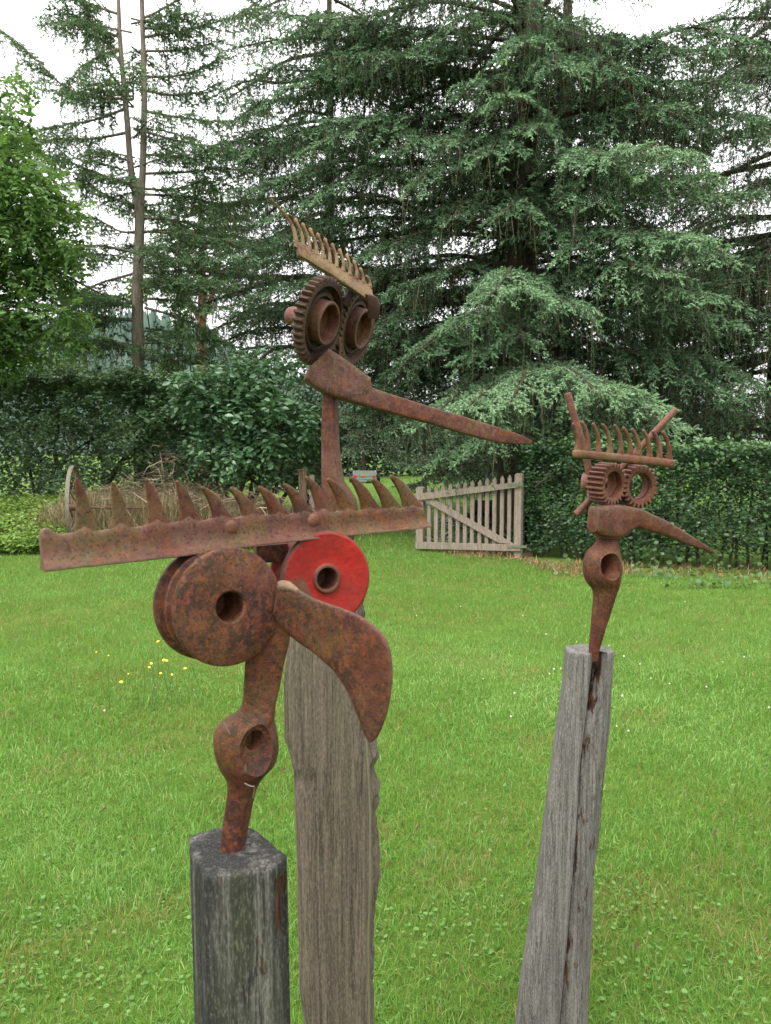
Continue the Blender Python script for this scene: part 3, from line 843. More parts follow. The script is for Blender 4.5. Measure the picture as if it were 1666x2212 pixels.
for (u0, v0, pts) in [  # start on the trunk and the line of the bough
    (285, 215, [(160, 200), (70, 120), (10, 70)]), (272, 235, [(200, 260), (140, 270), (60, 290)]), (280, 285, [(200, 300), (120, 300), (60, 330)]), (295, 405, [(200, 370), (130, 345), (70, 360)]),
    (293, 545, [(200, 530), (120, 550), (40, 580)]), (293, 590, [(220, 610), (130, 640), (20, 560)]), (298, 690, [(200, 690), (130, 690), (60, 690)]), (298, 755, [(230, 735), (150, 740), (60, 700)]),
    (312, 110, [(360, 110), (410, 105), (470, 90)]), (312, 165, [(370, 165), (430, 150), (480, 120)]), (313, 195, [(370, 205), (430, 200), (470, 180)]), (316, 285, [(370, 300), (440, 315), (500, 320)]),
    (313, 335, [(360, 335), (430, 345), (500, 330)]), (316, 408, [(370, 410), (430, 395), (480, 390)]), (310, 470, [(370, 475), (430, 490), (500, 520)]), (312, 535, [(370, 535), (430, 545), (490, 550)]),
    (312, 570, [(370, 565), (430, 560), (480, 560)]), (312, 615, [(370, 615), (430, 610), (500, 610)]), (314, 665, [(370, 680), (420, 700), (470, 720)]), (312, 740, [(370, 740), (430, 730), (490, 735)]), (314, 775, [(370, 780), (430, 770), (480, 790)]),
    (257, 80, [(210, 60), (150, 30), (90, 60)]), (260, 105, [(220, 120), (170, 150), (150, 210)]), (255, 30, [(200, 10), (150, -20), (100, -30)]), (308, 40, [(350, 20), (400, -10), (440, -40)]), (300, 640, [(250, 660), (180, 640), (120, 600)]),
    (262, 140, [(230, 90), (200, 40), (180, -10)]), (270, 200, [(240, 160), (215, 120), (200, 60)]), (306, 60, [(340, 60), (380, 40), (420, 50)]), (303, 445, [(250, 430), (190, 400), (170, 390)]), (312, 240, [(400, 255), (490, 262), (590, 235)]), (314, 420, [(400, 425), (480, 442), (590, 430)]), (308, 80, [(380, 70), (460, 50), (560, 25)]), (314, 645, [(400, 650), (480, 662), (570, 640)]), (314, 375, [(400, 372), (480, 365), (560, 375)]), (312, 500, [(400, 505), (490, 520), (590, 530)]), (316, 590, [(400, 585), (500, 592), (600, 600)]), (306, 500, [(260, 500), (200, 470), (150, 480)])]:
    dy = cl_.r.uniform(-0.9, 0.9)
    path = [at(u0, v0, yL)] + [at(u, v, yL + dy * (i + 1) / 3) for i, (u, v) in enumerate(pts)]
    cl_.limb(path, blen=0.62, sp=0.085, bsp=0.12, droop=0.5, hang=0.22, hang_len=0.5, tone=0.5, shoot=0.135, t0=0.10, radius=0.030, dens=0.85)
for k in range(44):
    a = cl_.r.uniform(0, 2 * math.pi)
    z0 = cl_.r.uniform(3.2, 10.8)
    st = LBase + Vector((0.05, 0, z0))
    L = cl_.r.uniform(0.8, 1.7)
    cl_.limb([st, st + Vector((L * .5 * math.cos(a), L * .5 * math.sin(a), .12)), st + Vector((L * math.cos(a), L * math.sin(a), .1))], blen=0.5, sp=0.085, bsp=0.13, droop=0.5, hang=0.2, hang_len=0.4, tone=0.45, shoot=0.135, radius=0.02, dens=0.8)
cl_.build(larch, M_larch, M_bark_pale)

# --- pine far behind with red limbs
pb = at(437, 900, 27)
pine = thing('pine_tree', 'distant pine with orange red limbs between the larch and the fir', 'tree', (pb.x, 27, 0))
py = 27
obj('trunk', tube(trunk_path([Vector((pb.x, py, -.2)), at(436, 800, py), at(437, 650, py), at(436, 560, py), at(432, 430, py)], 14), [0.22 - 0.011 * i for i in range(14)], 9), M_bark_red, pine)
obj('trunk', tube(trunk_path([at(437, 690, py), at(450, 660, py), at(470, 600, py), at(478, 520, py)], 10), [0.12 - 0.009 * i for i in range(10)], 8), M_bark_red, pine)
obj('trunk', tube(trunk_path([at(432, 690, py), at(410, 650, py), at(390, 600, py), at(385, 540, py)], 10), [0.11 - 0.008 * i for i in range(10)], 8), M_bark_red, pine)
cp = Conifer(51)
for k in range(46):
    u0, v0 = cp.r.uniform(380, 480), cp.r.uniform(430, 640)
    st = at(u0, v0, py)
    a = cp.r.uniform(0, 2 * math.pi)
    L = cp.r.uniform(1.0, 2.6)
    cp.limb([st, st + Vector((L * .5 * math.cos(a), L * .5 * math.sin(a), .25)), st + Vector((L * math.cos(a), L * math.sin(a), .35))], blen=0.7, sp=0.17, bsp=0.26, droop=0.1, tone=0.5, shoot=0.26, radius=0.04)
cp.build(pine, M_larch, M_bark_red)

# ------------------------------------------------------------------ broad-leaved things
def leaf_mass(pos, out, r, size, tone, tmpl=LEAF, flat=0.6):
    N = len(pos)
    az = r.uniform(0, 2 * np.pi, N)
    d = unit(np.stack([np.cos(az), np.sin(az), r.normal(-0.25, 0.35, N)], 1) + 0.5 * out)
    nrm = unit(np.array([0, 0, 1.0]) * flat + out * 0.5 + r.normal(0, 0.45, (N, 3)))
    return scatter(*tmpl, pos, orient_n(d, nrm), size * r.uniform(0.6, 1.25, N), (tone + r.normal(0, 0.16, N) + 0.32 * (fbm(pos[:, 0], pos[:, 2], 1.7, 3.0) - .5)).clip(0, 1))
def clump_cloud(centres, radii, per, r, shell=0.55):
    P, O = [], []
    for c, R, n in zip(centres, radii, per):
        d = unit(r.normal(size=(n, 3)))
        q = r.uniform(shell, 1.05, n) ** 1.0
        P.append(np.array(c) + d * np.array(R) * q[:, None])
        O.append(d)
    return np.concatenate(P), np.concatenate(O)

# ash-like tree at the left edge
M_ash = leafy('ash_leaves', [(0, (0.070, 0.140, 0.036)), (0.5, (0.122, 0.228, 0.062)), (1, (0.21, 0.34, 0.125))], 0.48, 0.38)
AB = Vector((-8.2, 13.2, 0))
ash = thing('walnut_tree', 'broad leaved tree with fresh light green pinnate leaves at the left edge', 'tree', AB)
obj('trunk', tube(trunk_path([AB - Vector((0, 0, .2)), AB + Vector((.1, 0, 2)), AB + Vector((0, 0, 5)), AB + Vector((.3, 0, 8))], 14), [0.28 - 0.015 * i for i in range(14)], 12, wob=0.01), M_bark, ash)
r = np.random.default_rng(61)
cents, rads, per = [], [], []
for (u, v, y, ru, rv, n) in [(15, 250, 12.6, 50, 60, 240), (-60, 280, 12.6, 90, 90, 300), (40, 330, 12.4, 70, 60, 330), (100, 390, 12.4, 60, 55, 260), (-40, 420, 12.8, 90, 80, 400), (40, 450, 12.4, 80, 60, 420), (150, 420, 12.6, 40, 40, 120),
                            (120, 470, 12.4, 80, 55, 380), (180, 520, 12.8, 60, 45, 220), (20, 540, 12.4, 80, 60, 380), (100, 560, 12.6, 80, 50, 300), (-40, 600, 12.8, 90, 70, 320), (200, 590, 13.0, 50, 45, 150), (60, 630, 12.6, 70, 45, 260),
                            (150, 650, 12.8, 60, 40, 180), (20, 690, 12.5, 60, 50, 300), (90, 710, 12.6, 60, 45, 240), (10, 760, 12.6, 50, 40, 240), (170, 720, 12.9, 40, 35, 100), (-30, 200, 13.0, 60, 50, 150), (60, 770, 12.9, 60, 40, 160), (-90, 500, 13, 90, 200, 500), (-120, 330, 13, 80, 120, 300)]:
    c = at(u - 42, v, y)
    s = y / F
    for q in range(5):
        off = r.normal(0, 0.68, 3) * np.array([ru * s, max(ru, 60) * s * 1.1, rv * s])
        cents.append(np.array(c) + off); rads.append((ru * s * .6, ru * s * .7, rv * s * .5)); per.append(int(n * 1.15))
def pinnate(P, O, r, rach, leaf, tone, pairs=5):
    """Compound leaves: leaflets in pairs along a drooping stalk."""
    N = len(P)
    d = unit(O * 0.8 + r.normal(0, .6, (N, 3)) + np.array([0, 0, -.15]))
    up_ = unit(np.array([0, 0, 1.0]) + r.normal(0, .35, (N, 3)))
    side = unit(np.cross(d, up_))
    kt = tone + r.normal(0, .2, N)
    pos, dr, nm, sz, kk = [], [], [], [], []
    for i in range(pairs):
        t = (i + .8) / pairs
        c = P + d * (rach * t) - np.array([0, 0, 1.0]) * (rach * .35 * t * t)
        for sg in ((-1, 1) if i < pairs - 1 else (-1, 1, 0)):
            pos.append(c)
            dr.append(unit(side * sg * .85 + d * (.5 if sg else 1.0) + r.normal(0, .12, (N, 3)) - np.array([0, 0, .2])))
            nm.append(unit(up_ + r.normal(0, .25, (N, 3))))
            sz.append(leaf * r.uniform(.75, 1.2, N))
            kk.append(kt + r.normal(0, .08, N))
    pos, dr, nm = np.concatenate(pos), np.concatenate(dr), np.concatenate(nm)
    return scatter(*LEAF4, pos, orient_n(dr, nm), np.concatenate(sz), np.concatenate(kk).clip(0, 1))
P, O = clump_cloud(cents, rads, [max(5, int(n * .080)) for n in per], r, 0.05)
V, T, R = pinnate(P, O, r, .28, .098, .5)
obj_np('crown', V, T, M_ash, ash, R)
for pts, rad in [([(-150, 640, 13), (20, 640, 12.8), (110, 585, 12.6), (160, 540, 12.6)], .06), ([(-150, 720, 13), (30, 700, 12.8), (130, 735, 12.6), (215, 745, 12.8)], .06), ([(-200, 560, 13), (0, 520, 12.8), (90, 470, 12.6)], .05),
                 ([(-200, 500, 13), (-30, 420, 12.8), (40, 300, 12.6)], .05), ([(-150, 610, 13), (60, 570, 12.6), (230, 640, 12.8)], .035)]:
    obj('branch', tube(smooth_path([at(*q) for q in pts], 12), [rad * (1 - .06 * i) for i in range(12)], 7, wob=0.006), M_bark, ash)

# left hedge
M_hedge = leafy('hedge_leaves', [(0, (0.022, 0.052, 0.020)), (0.5, (0.048, 0.105, 0.038)), (1, (0.11, 0.20, 0.075))], 0.2, 0.35, spec=0.5)
M_hedge_tall = leafy('tall_hedge_leaves', [(0, (0.036, 0.078, 0.030)), (0.5, (0.090, 0.170, 0.066)), (1, (0.19, 0.29, 0.13))], 0.28, 0.33, spec=0.7)
r = np.random.default_rng(71)
def hedge_cloud(n, x0, x1, yfun, depth, zlo, zhi, r, rough=0.18):
    """Leaf positions in the front and top skin of a hedge; yfun(x) = distance of its front."""
    x = r.uniform(x0, x1, n)
    top = r.random(n) < 0.28
    zt = zhi(x)
    zb = zlo(x)
    z = zb + (zt - zb) * r.random(n) ** 0.85
    bump = (fbm(x, z, 3.1, 6.0) - 0.5) * 2 * rough + (fbm(x, z, 9.0, 7.0) - 0.5) * rough
    dep = np.abs(r.exponential(depth * 0.16, n))
    y = yfun(x) + bump + dep
    yt = yfun(x) + r.uniform(0, depth, n)
    z = np.where(top, zt + (fbm(x, yt, 3.0, 8.0) - 0.5) * rough - r.exponential(0.10, n), z)
    y = np.where(top, yt, y)
    out = np.where(top[:, None], np.array([[0, -0.2, 1.0]]), np.array([[0, -1.0, 0.25]]))
    return np.stack([x, y, z], 1), out
lh = thing('hedge', 'loose tall dark green hedge behind the dry grass on the left', 'hedge', Vector((-4.3, 15, 0)))
P, O = hedge_cloud(76000, -9.5, -1.1, lambda x: 14.6 + 0.05 * x, 1.5, lambda x: 0.55 + 0.35 * fbm(x, x, 1.3), lambda x: np.interp(x, [-9.5, -6, -4.6, -3.5, -2, -1.1], [2.9, 3.05, 2.9, 2.75, 2.6, 2.2]) + 0.35 * (fbm(x, x * 0, 2.4, 3.0) - .5), r, 0.4)
V, T, R = leaf_mass(P, O, r, 0.085, 0.5, LEAF4)
P2, O2 = hedge_cloud(9000, -9.5, -1.4, lambda x: 15.1 + 0.05 * x, 1.4, lambda x: np.full_like(x, 2.4), lambda x: np.interp(x, [-9.5, -6, -4.6, -3.5, -2, -1.1], [3.1, 3.3, 3.15, 3.0, 2.9, 2.4]) + 0.55 * (fbm(x, x * 0, 3.4, 3.0) - .5), r, 0.6)
V2, T2, R2 = leaf_mass(P2, O2, r, 0.075, 0.8, LEAF4)
obj_np('foliage', np.concatenate([V, V2]), np.concatenate([T, T2 + len(V)]), M_hedge_tall, lh, np.concatenate([R, R2]))
for k in range(26):
    x = -8.8 + 7.5 * k / 25 + r.uniform(-.15, .15)
    y = 15.1 + r.uniform(-.3, .5)
    b = Vector((x, y, -.05))
    obj('stem', tube(smooth_path([b, b + Vector((r.normal(0, .15), r.normal(0, .1), .6)), b + Vector((r.normal(0, .4), r.normal(0, .2), 1.4)), b + Vector((r.normal(0, .6), r.normal(0, .2), 2.2))], 9),
                     [(0.05 if k % 3 else 0.085) * (1 - .08 * i) for i in range(9)], 7, wob=.006), M_bark, lh)

# elder bush
M_elder = leafy('elder_leaves', [(0, (0.034, 0.080, 0.040)), (0.5, (0.070, 0.150, 0.070)), (1, (0.15, 0.26, 0.11))], 0.28, 0.33, spec=0.6)
eb = at(520, 1060, 13.6)
EB = Vector((eb.x, 13.6, 0))
elder = thing('elder_bush', 'large leaved elder bush standing in front of the left hedge', 'bush', EB)
r = np.random.default_rng(81)
cents, rads, per = [], [], []
for (u, v, ru, rv, n) in [(500, 790, 60, 30, 60), (420, 830, 50, 40, 90), (560, 830, 70, 40, 110), (480, 860, 80, 50, 160), (620, 870, 60, 50, 110), (410, 920, 50, 60, 110), (520, 930, 90, 60, 240), (610, 950, 60, 60, 150),
                          (470, 1000, 80, 45, 150), (560, 1010, 70, 45, 130), (650, 930, 40, 60, 90), (520, 800, 110, 50, 90), (600, 800, 60, 50, 60), (390, 860, 40, 40, 60)]:
    c = at(u, v, 13.2)
    s = 13.2 / F
    for q in range(4):
        off = r.normal(0, 0.45, 3) * np.array([ru * s, 0.5, rv * s])
        cents.append(np.array(c) + off); rads.append((ru * s * .6, .42, rv * s * .6)); per.append(n)
P, O = clump_cloud(cents, rads, per, r, 0.25)
V, T, R = leaf_mass(P, O, r, 0.125, 0.5, LEAF, 0.7)
obj_np('foliage', V, T, M_elder, elder, R)
for k in range(13):
    b = EB + Vector((r.normal(0, .25), r.normal(0, .15), -.05))
    e = b + Vector((r.normal(0, .7), r.normal(-.1, .3), r.uniform(1.6, 3.0)))
    obj('stem', tube(smooth_path([b, b.lerp(e, .4) + Vector((r.normal(0, .1), 0, .2)), e], 8), [0.03 - 0.003 * i for i in range(8)], 6), M_bark, elder)

# pale green shrub tops behind the left hedge
M_shrub = leafy('shrub_leaves', [(0, (0.05, 0.10, 0.025)), (0.5, (0.10, 0.185, 0.04)), (1, (0.17, 0.27, 0.07))], 0.4, 0.45)
for (lab, items, seed) in [('light green shrub showing over the hedge left of the larch', [(150, 800, 90, 40, 420), (60, 800, 70, 35, 350), (230, 830, 50, 30, 250)], 91),
                           ('bright green sapling between the larch and the pine', [(400, 640, 25, 40, 80), (300, 620, 25, 30, 70), (390, 700, 30, 40, 70), (370, 800, 40, 35, 160)], 92)]:
    r = np.random.default_rng(seed)
    c0 = at(items[0][0], 1000, 18)
    s_ = thing('shrub', lab, 'shrub', Vector((c0.x, 18, 0)))
    cents, rads, per = [], [], []
    for (u, v, ru, rv, n) in items:
        c = at(u, v, 18); s = 18 / F
        for q in range(4):
            cents.append(np.array(c) + r.normal(0, .4, 3) * np.array([ru * s, .6, rv * s])); rads.append((ru * s * .6, .6, rv * s * .6)); per.append(n)
    P, O = clump_cloud(cents, rads, per, r, .2)
    V, T, R = leaf_mass(P, O, r, 0.13, .55, LEAF4)
    obj_np('foliage', V, T, M_shrub, s_, R)
    for k in range(6):
        b = Vector((c0.x + r.normal(0, .3), 18, -.05))
        e = Vector(cents[r.integers(0, len(cents))])
        obj('stem', tube(smooth_path([b, b.lerp(e, .5) + Vector((0, 0, .3)), e], 7), [0.03 - .003 * i for i in range(7)], 6), M_bark, s_)

# clipped hedge on the right
r = np.random.default_rng(101)
def hy(x): return np.interp(x, [1.9, 2.3, 3.2, 5.2, 9], [11.55, 11.2, 10.5, 9.75, 9.2])
def hz(x): return np.interp(x, [1.9, 2.3, 3.2, 5.2, 9], [1.66, 1.64, 1.62, 1.60, 1.60])
rh = thing('hedge', 'dense clipped dark green hedge to the right of the picket gate', 'hedge', Vector((4.5, 10.5, 0)))
P, O = hedge_cloud(46000, 2.12, 7.6, lambda x: hy(x) + 0.10, 1.0, lambda x: 0.03 + 0.22 * fbm(x, x, 2.0), lambda x: hz(x) + 0.10 * (fbm(x, x * 0, 3.0, 2.0) - .5), r, 0.16)
V, T, R = leaf_mass(P, O, r, 0.060, 0.42, LEAF4, 0.45)
n = 1500
x = r.uniform(2.12, 7.6, n)
P2 = np.stack([x, hy(x) + r.uniform(0, 1, n), hz(x) + r.exponential(.05, n)], 1)
V2, T2, R2 = leaf_mass(P2, np.tile([0, 0, 1.0], (n, 1)), r, .06, .85, ROUND)
n = 5000                                        # the hedge's cut end beside the gate
P3 = np.stack([2.1 + r.exponential(.08, n), r.uniform(11.3, 12.4, n), r.uniform(.1, 1.66, n)], 1)
V3, T3, R3 = leaf_mass(P3, np.tile([-1.0, -.3, .2], (n, 1)), r, .06, .4, LEAF4)
o1 = len(V); o2 = o1 + len(V2)
obj_np('foliage', np.concatenate([V, V2, V3]), np.concatenate([T, T2 + o1, T3 + o2]), M_hedge, rh, np.concatenate([R, R2, R3]))
for k in range(44):
    x = 2.2 + 5.2 * k / 43 + r.uniform(-.05, .05)
    b = Vector((x, float(hy(x)) + 0.35 + r.uniform(-.1, .25), -.05))
    obj('stem', tube([b, b + Vector((r.normal(0, .06), r.normal(0, .05), .5)), b + Vector((r.normal(0, .12), r.normal(0, .08), 1.1)), b + Vector((r.normal(0, .2), r.normal(0, .1), 1.5))], [.022, .02, .015, .008], 6), M_bark, rh)
# big-leaved weeds growing at the hedge foot and through it
M_maple = leafy('maple_leaves', [(0, (0.04, 0.09, 0.026)), (0.5, (0.07, 0.14, 0.04)), (1, (0.13, 0.21, 0.065))], 0.3, 0.4)
P = []
for (u, v, n, sp) in [(1430, 1180, 60, 34), (1400, 1130, 34, 26), (1460, 1235, 50, 40), (1540, 1235, 70, 45), (1620, 1240, 60, 40), (1380, 1220, 30, 22), (1210, 1215, 16, 20), (1500, 1010, 20, 18), (1580, 990, 20, 20), (1350, 1050, 20, 20), (1600, 1150, 20, 30), (1280, 1170, 16, 24), (1440, 1010, 20, 24), (1210, 1100, 14, 20)]:
    for k in range(n):
        a, b = u + r.normal(0, sp), min(v + r.normal(0, sp * .6), 1262)
        q = at(a, b, 10.0)
        q = at(a, b, float(hy(q.x)) - r.uniform(0.02, .12))
        if q.z < 0.02: q = gnd(a, b, 0.05)
        P.append(tuple(q))
P = np.array(P)
V, T, R = leaf_mass(P, np.tile([0, -1.0, .5], (len(P), 1)), r, .06, .45, ROUND, .8)
tag(obj_np('undergrowth', V, T, M_maple, None, R), 'broad leaved weeds at the foot of the clipped hedge', None, None, 'stuff')

# ground-cover bed on the left, weeds, ivy behind the gate
M_cover = leafy('cover_leaves', [(0, (0.10, 0.19, 0.035)), (0.5, (0.20, 0.32, 0.06)), (1, (0.32, 0.44, 0.12))], 0.42, 0.4)
n = 15000
x = r.uniform(-9.0, -4.6, n)
y = r.uniform(11.6, 14.5, n)
top = 0.12 + 0.55 * np.clip((y - 11.7) / 1.6, 0, 1) * np.clip((-4.5 - x) / 0.9, 0.15, 1) + 0.10 * fbm(x, y, 3.0)
P = np.stack([x, y, top * r.uniform(.7, 1.05, n)], 1)
V, T, R = leaf_mass(P, np.tile([0, -.4, .6], (n, 1)), r, .085, .55, LEAF, 1.0)
tag(obj_np('ground_cover', V, T, M_cover, None, R), 'low bed of yellow green leaves at the left edge of the lawn', None, None, 'stuff')
n = 5000
x = r.uniform(-6.2, -1.0, n)
y = bed_line(x) + r.uniform(-.25, .35, n)
P = np.stack([x, y, r.uniform(.03, .28, n) * (0.5 + fbm(x, y, 2.2))], 1)
V, T, R = leaf_mass(P, np.tile([0, -.4, .6], (n, 1)), r, .07, .35, LEAF, 1.0)
tag(obj_np('weeds', V, T, M_cover, None, R), 'green weeds along the edge of the lawn below the dry grass', None, None, 'stuff')
M_ivy = leafy('ivy_leaves', [(0, (0.018, 0.042, 0.018)), (0.6, (0.04, 0.085, 0.033)), (1, (0.08, 0.14, 0.05))], 0.15, 0.3, spec=.5)
n = 8000
x = r.uniform(.6, 5.0, n); y = r.uniform(12.7, 16.5, n)
P = np.stack([x, y, r.uniform(.02, .28, n) * fbm(x, y, 1.7)], 1)
P = P[(x > 1.1) | (y < 13.4)]
V, T, R = leaf_mass(P, np.tile([0, -.3, .8], (len(P), 1)), r, .08, .4, LEAF4, 1.0)
tag(obj_np('ivy', V, T, M_ivy, None, R), 'dark ivy carpet under the huge fir behind the gate', None, None, 'stuff')
# dark wood far behind the back lawn
M_back = leafy('back_shrub_leaves', [(0, (0.02, 0.04, 0.018)), (0.7, (0.04, 0.075, 0.03)), (1, (0.11, 0.16, 0.05))], 0.2, 0.5)
n = 34000
x = r.uniform(-14, 22, n)
y = 44 + 2.5 * fbm(x, x, .4) + r.exponential(1.0, n)
z = r.uniform(0, 1, n) ** .8 * (3.0 + 2.2 * fbm(x, x * 0, .5, 2.0))
V, T, R = leaf_mass(np.stack([x, y, z], 1), np.tile([0, -1, .3], (n, 1)), r, .34, .4, LEAF4)
tag(obj_np('undergrowth', V, T, M_back, None, R), 'dark shrub thicket closing off the far lawn', None, None, 'stuff')

# dry grass and brushwood
M_dry = leafy('dry_grass', [(0, (0.13, 0.09, 0.05)), (0.5, (0.30, 0.23, 0.13)), (0.9, (0.44, 0.36, 0.21)), (1, (0.20, 0.24, 0.07))], 0.25, 0.6)
n = 15000
x = np.concatenate([r.uniform(-5.6, -2.3, 11000), r.uniform(-2.6, -1.1, 4000)])
y = np.interp(x, [-5.3, -3, -1.1], [12.6, 12.8, 13.3]) + r.uniform(-.2, 1.2, n)
hh = r.uniform(.55, 1.05, n) * np.interp(x, [-5.6, -5.2, -3.6, -2.4, -1.1], [.7, 1.0, 1.0, .8, .55])
V, T, k = blade_field(np.stack([x, y, np.zeros(n)], 1), hh, r.uniform(.009, .018, n), r, .62, 3, 1.5)
tag(obj_np('dry_grass', V, T, M_dry, None, np.repeat(r.random(n), k)), 'tall straw coloured dry grass around the old iron wheel', None, None, 'stuff')
M_brush = leafy('brushwood', [(0, (0.07, 0.045, 0.03)), (0.6, (0.17, 0.115, 0.075)), (1, (0.30, 0.22, 0.15))], 0.0, 0.8)
VV, TT, RR, o = [], [], [], 0
for (u, v, nb, su, hv) in [(350, 1055, 260, 70, 22), (560, 1085, 260, 80, 18), (270, 1075, 110, 60, 20), (450, 1080, 220, 80, 18), (360, 1000, 50, 20, 28)]:
    c = at(u, v, 13.1)
    s = 13.1 / F
    for k in range(nb):
        a = np.array(c) + r.normal(0, 1, 3) * np.array([su * s * .6, .35, hv * s * .6])
        d = unit(np.array([r.normal(), r.normal(0, .6), r.normal(0, .5)])) * r.uniform(.15, .5)
        a[2] = max(a[2], .05)
        m = a + d * .5 + r.normal(0, .04, 3)
        e = a + d + np.array([0, 0, -.05])
        wv = unit(np.cross(d, r.normal(size=3))) * r.uniform(.003, .007)
        VV += [a - wv, a + wv, m - wv, m + wv, e]
        TT += [(o, o + 1, o + 3), (o, o + 3, o + 2), (o + 2, o + 3, o + 4)]
        RR += [r.random()] * 5
        o += 5
bw = obj_np('brushwood_heap', np.array(VV), np.array(TT), M_brush, None, np.array(RR))
tag(bw, 'heap of dry brown twigs and bramble in front of the hedge', None, None, 'stuff')

# ================================================================== GARDEN THINGS
# --- picket gate
GP0, GP1 = gnd(906, 1190), gnd(1120, 1206)
gs = (GP1 - GP0).normalized()
gn = Vector((gs.y, -gs.x, 0))                 # towards the camera
def gp_(u, v): return onp(u, v, GP0, gn)
Zg = lambda x, y: gp_(813.4 + x * .2604, 921.9 + y * .2604)
gate = thing('picket_gate', 'weathered wooden picket gate with diagonal brace standing beside the clipped hedge', 'gate', GP0)
def slab(name, pts, n0, n1, m=M_gate, parent=gate):
    return obj(name, prism([p + gn * n0 for p in pts], gn * (n1 - n0)), m, parent)
def gpost(x0, x1, yt, yb, nm='gate_post'):
    a, b = Zg(x0, yt), Zg(x1, yt)
    h = (b - a) / 2
    bot = Zg((x0 + x1) / 2, yb)
    c = (a + b) / 2
    pts = [Vector((a.x, a.y, bot.z)), Vector((b.x, b.y, bot.z)), b + Vector((0, 0, -.012)), c + h * .5 + Vector((0, 0, .01)), c - h * .5 + Vector((0, 0, .01)), a + Vector((0, 0, -.012))]
    return slab(nm, pts, -.09, .0)
gpost(328, 385, 503, 1008)
gpost(1147, 1205, 392, 1085)
for k, (x, y) in enumerate(zip([428, 486, 546, 606, 668, 728, 788, 850, 911, 972, 1035, 1097], [490, 485, 475, 467, 460, 452, 445, 437, 425, 418, 408, 400])):
    yb = 1000 if k < 5 else 1060
    wd_ = 15
    c = Zg(x, y)
    a, b = Zg(x - wd_, y + 26), Zg(x + wd_, y + 26)
    lo = Zg(x, yb).z
    j = random.uniform(-.006, .006)
    slab('picket', [Vector((a.x, a.y, lo)), Vector((b.x, b.y, lo)), b, c + Vector((0, 0, j)), a], -.062, -.034 + random.uniform(0, .004))
slab('rail', [Zg(333, 612), Zg(1190, 500), Zg(1190, 455), Zg(333, 556)], .004, .034)
slab('rail', [Zg(332, 1008), Zg(1200, 1030), Zg(1200, 976), Zg(332, 953)], .004, .034)
slab('brace', [Zg(378, 605), Zg(1010, 962), Zg(1140, 974), Zg(470, 600)], -.031, .002)
M_hinge = plain('green_iron', (0.10, 0.13, 0.07), 0.6, .3)
slab('hinge', [Zg(1100, 488), Zg(1222, 488), Zg(1222, 466), Zg(1100, 466)], .037, .044, M_hinge)
slab('hinge', [Zg(1095, 1002), Zg(1255, 1002), Zg(1255, 982), Zg(1095, 982)], .037, .044, M_hinge)

def square_post(name, label, u0, u1, vt, y, m, depth=.1, cat='post', ground=True):
    a, b = at(u0, vt, y), at(u1, vt, y)
    root = thing(name, label, cat, Vector(((a.x + b.x) / 2, y, 0)))
    rings = []
    for z in (-.2, .3, .7, a.z - .02, a.z):
        k = .9 if z == a.z else 1
        cx, hw = (a.x + b.x) / 2, (b.x - a.x) / 2 * k
        rings.append([Vector((cx - hw, y, z)), Vector((cx + hw, y, z)), Vector((cx + hw, y + depth * k, z)), Vector((cx - hw, y + depth * k, z))])
    obj('shaft', loft(rings), m, root)
    return root
M_oldpost = wood('old_post_wood', (0.26, 0.17, 0.11), (0.10, 0.06, 0.04), green=.3, streak=.4, fine=.4)
square_post('wooden_post', 'short brown post carrying the gate hinge at the hedge end', 1136, 1151, 1172, 11.45, M_oldpost)
wp_ = square_post('wooden_post', 'brown gate post behind the bird with the red pulley eye', 645, 662, 1016, 13.3, M_oldpost, .14)
a = at(645, 1016, 13.3); b = at(662, 1016, 13.3)
obj('cap', box(Vector(((a.x + b.x) / 2, 13.37, a.z + .012)), Vector((.085, 0, 0)), Vector((0, .085, 0)), Vector((0, 0, .011))), M_oldpost, wp_)
ps = square_post('wooden_stake', 'pale stake with a black cable loop beside the brown gate post', 668, 679, 1026, 13.2, M_gate, .06, 'stake')
lc = at(684, 1083, 13.12)
obj('cable', tube([lc + Vector((.11 * math.cos(t) - .02, 0, .13 * math.sin(t))) for t in np.linspace(0.4, 5.9, 22)], [.008] * 22, 6), plain('black_cable', (.02, .02, .02), .5), ps)
sp_ = at(686, 1036, 19)
stp = thing('tree_stump', 'grey split tree stump beyond the brown gate post', 'stump', Vector((sp_.x, 19, 0)))
obj('trunk', tube([Vector((sp_.x, 19, -.1)), Vector((sp_.x + .02, 19, .5)), Vector((sp_.x + .05, 19, 1.1)), Vector((sp_.x + .1, 19, 1.7))], [.16, .13, .12, .10], 9, wob=.02), M_post_grey, stp)

# --- logs behind the gate
M_log = barky('log_bark', (0.018, 0.014, 0.012), (0.07, 0.055, 0.042))
M_logend = plain('log_end', (0.16, 0.11, 0.07), .9, .3, 60)
for k, (x0, x1, y, z, rd, lab) in enumerate([(1.55, 2.35, 15.6, .16, .15, 'dark log at the bottom left of the pile behind the gate'), (2.3, 3.3, 15.4, .17, .16, 'dark log at the bottom right of the pile behind the gate'),
                                          (1.75, 2.9, 15.5, .44, .14, 'dark log lying across the two lower ones behind the gate')]):
    l = thing('log', lab, 'log', Vector(((x0 + x1) / 2, y, max(0, z - rd))), 'logs behind the gate')
    obj('bark', tube([Vector((x0 + (x1 - x0) * t, y + .1 * t, z)) for t in np.linspace(0, 1, 8)], [rd] * 8, 12, wob=.02, tip=.15), M_log, l)
    obj('cut_end', tube([Vector((x0 - .035, y, z)), Vector((x0 + .01, y, z))], [rd * .8] * 2, 12, tip=.02), M_logend, l)

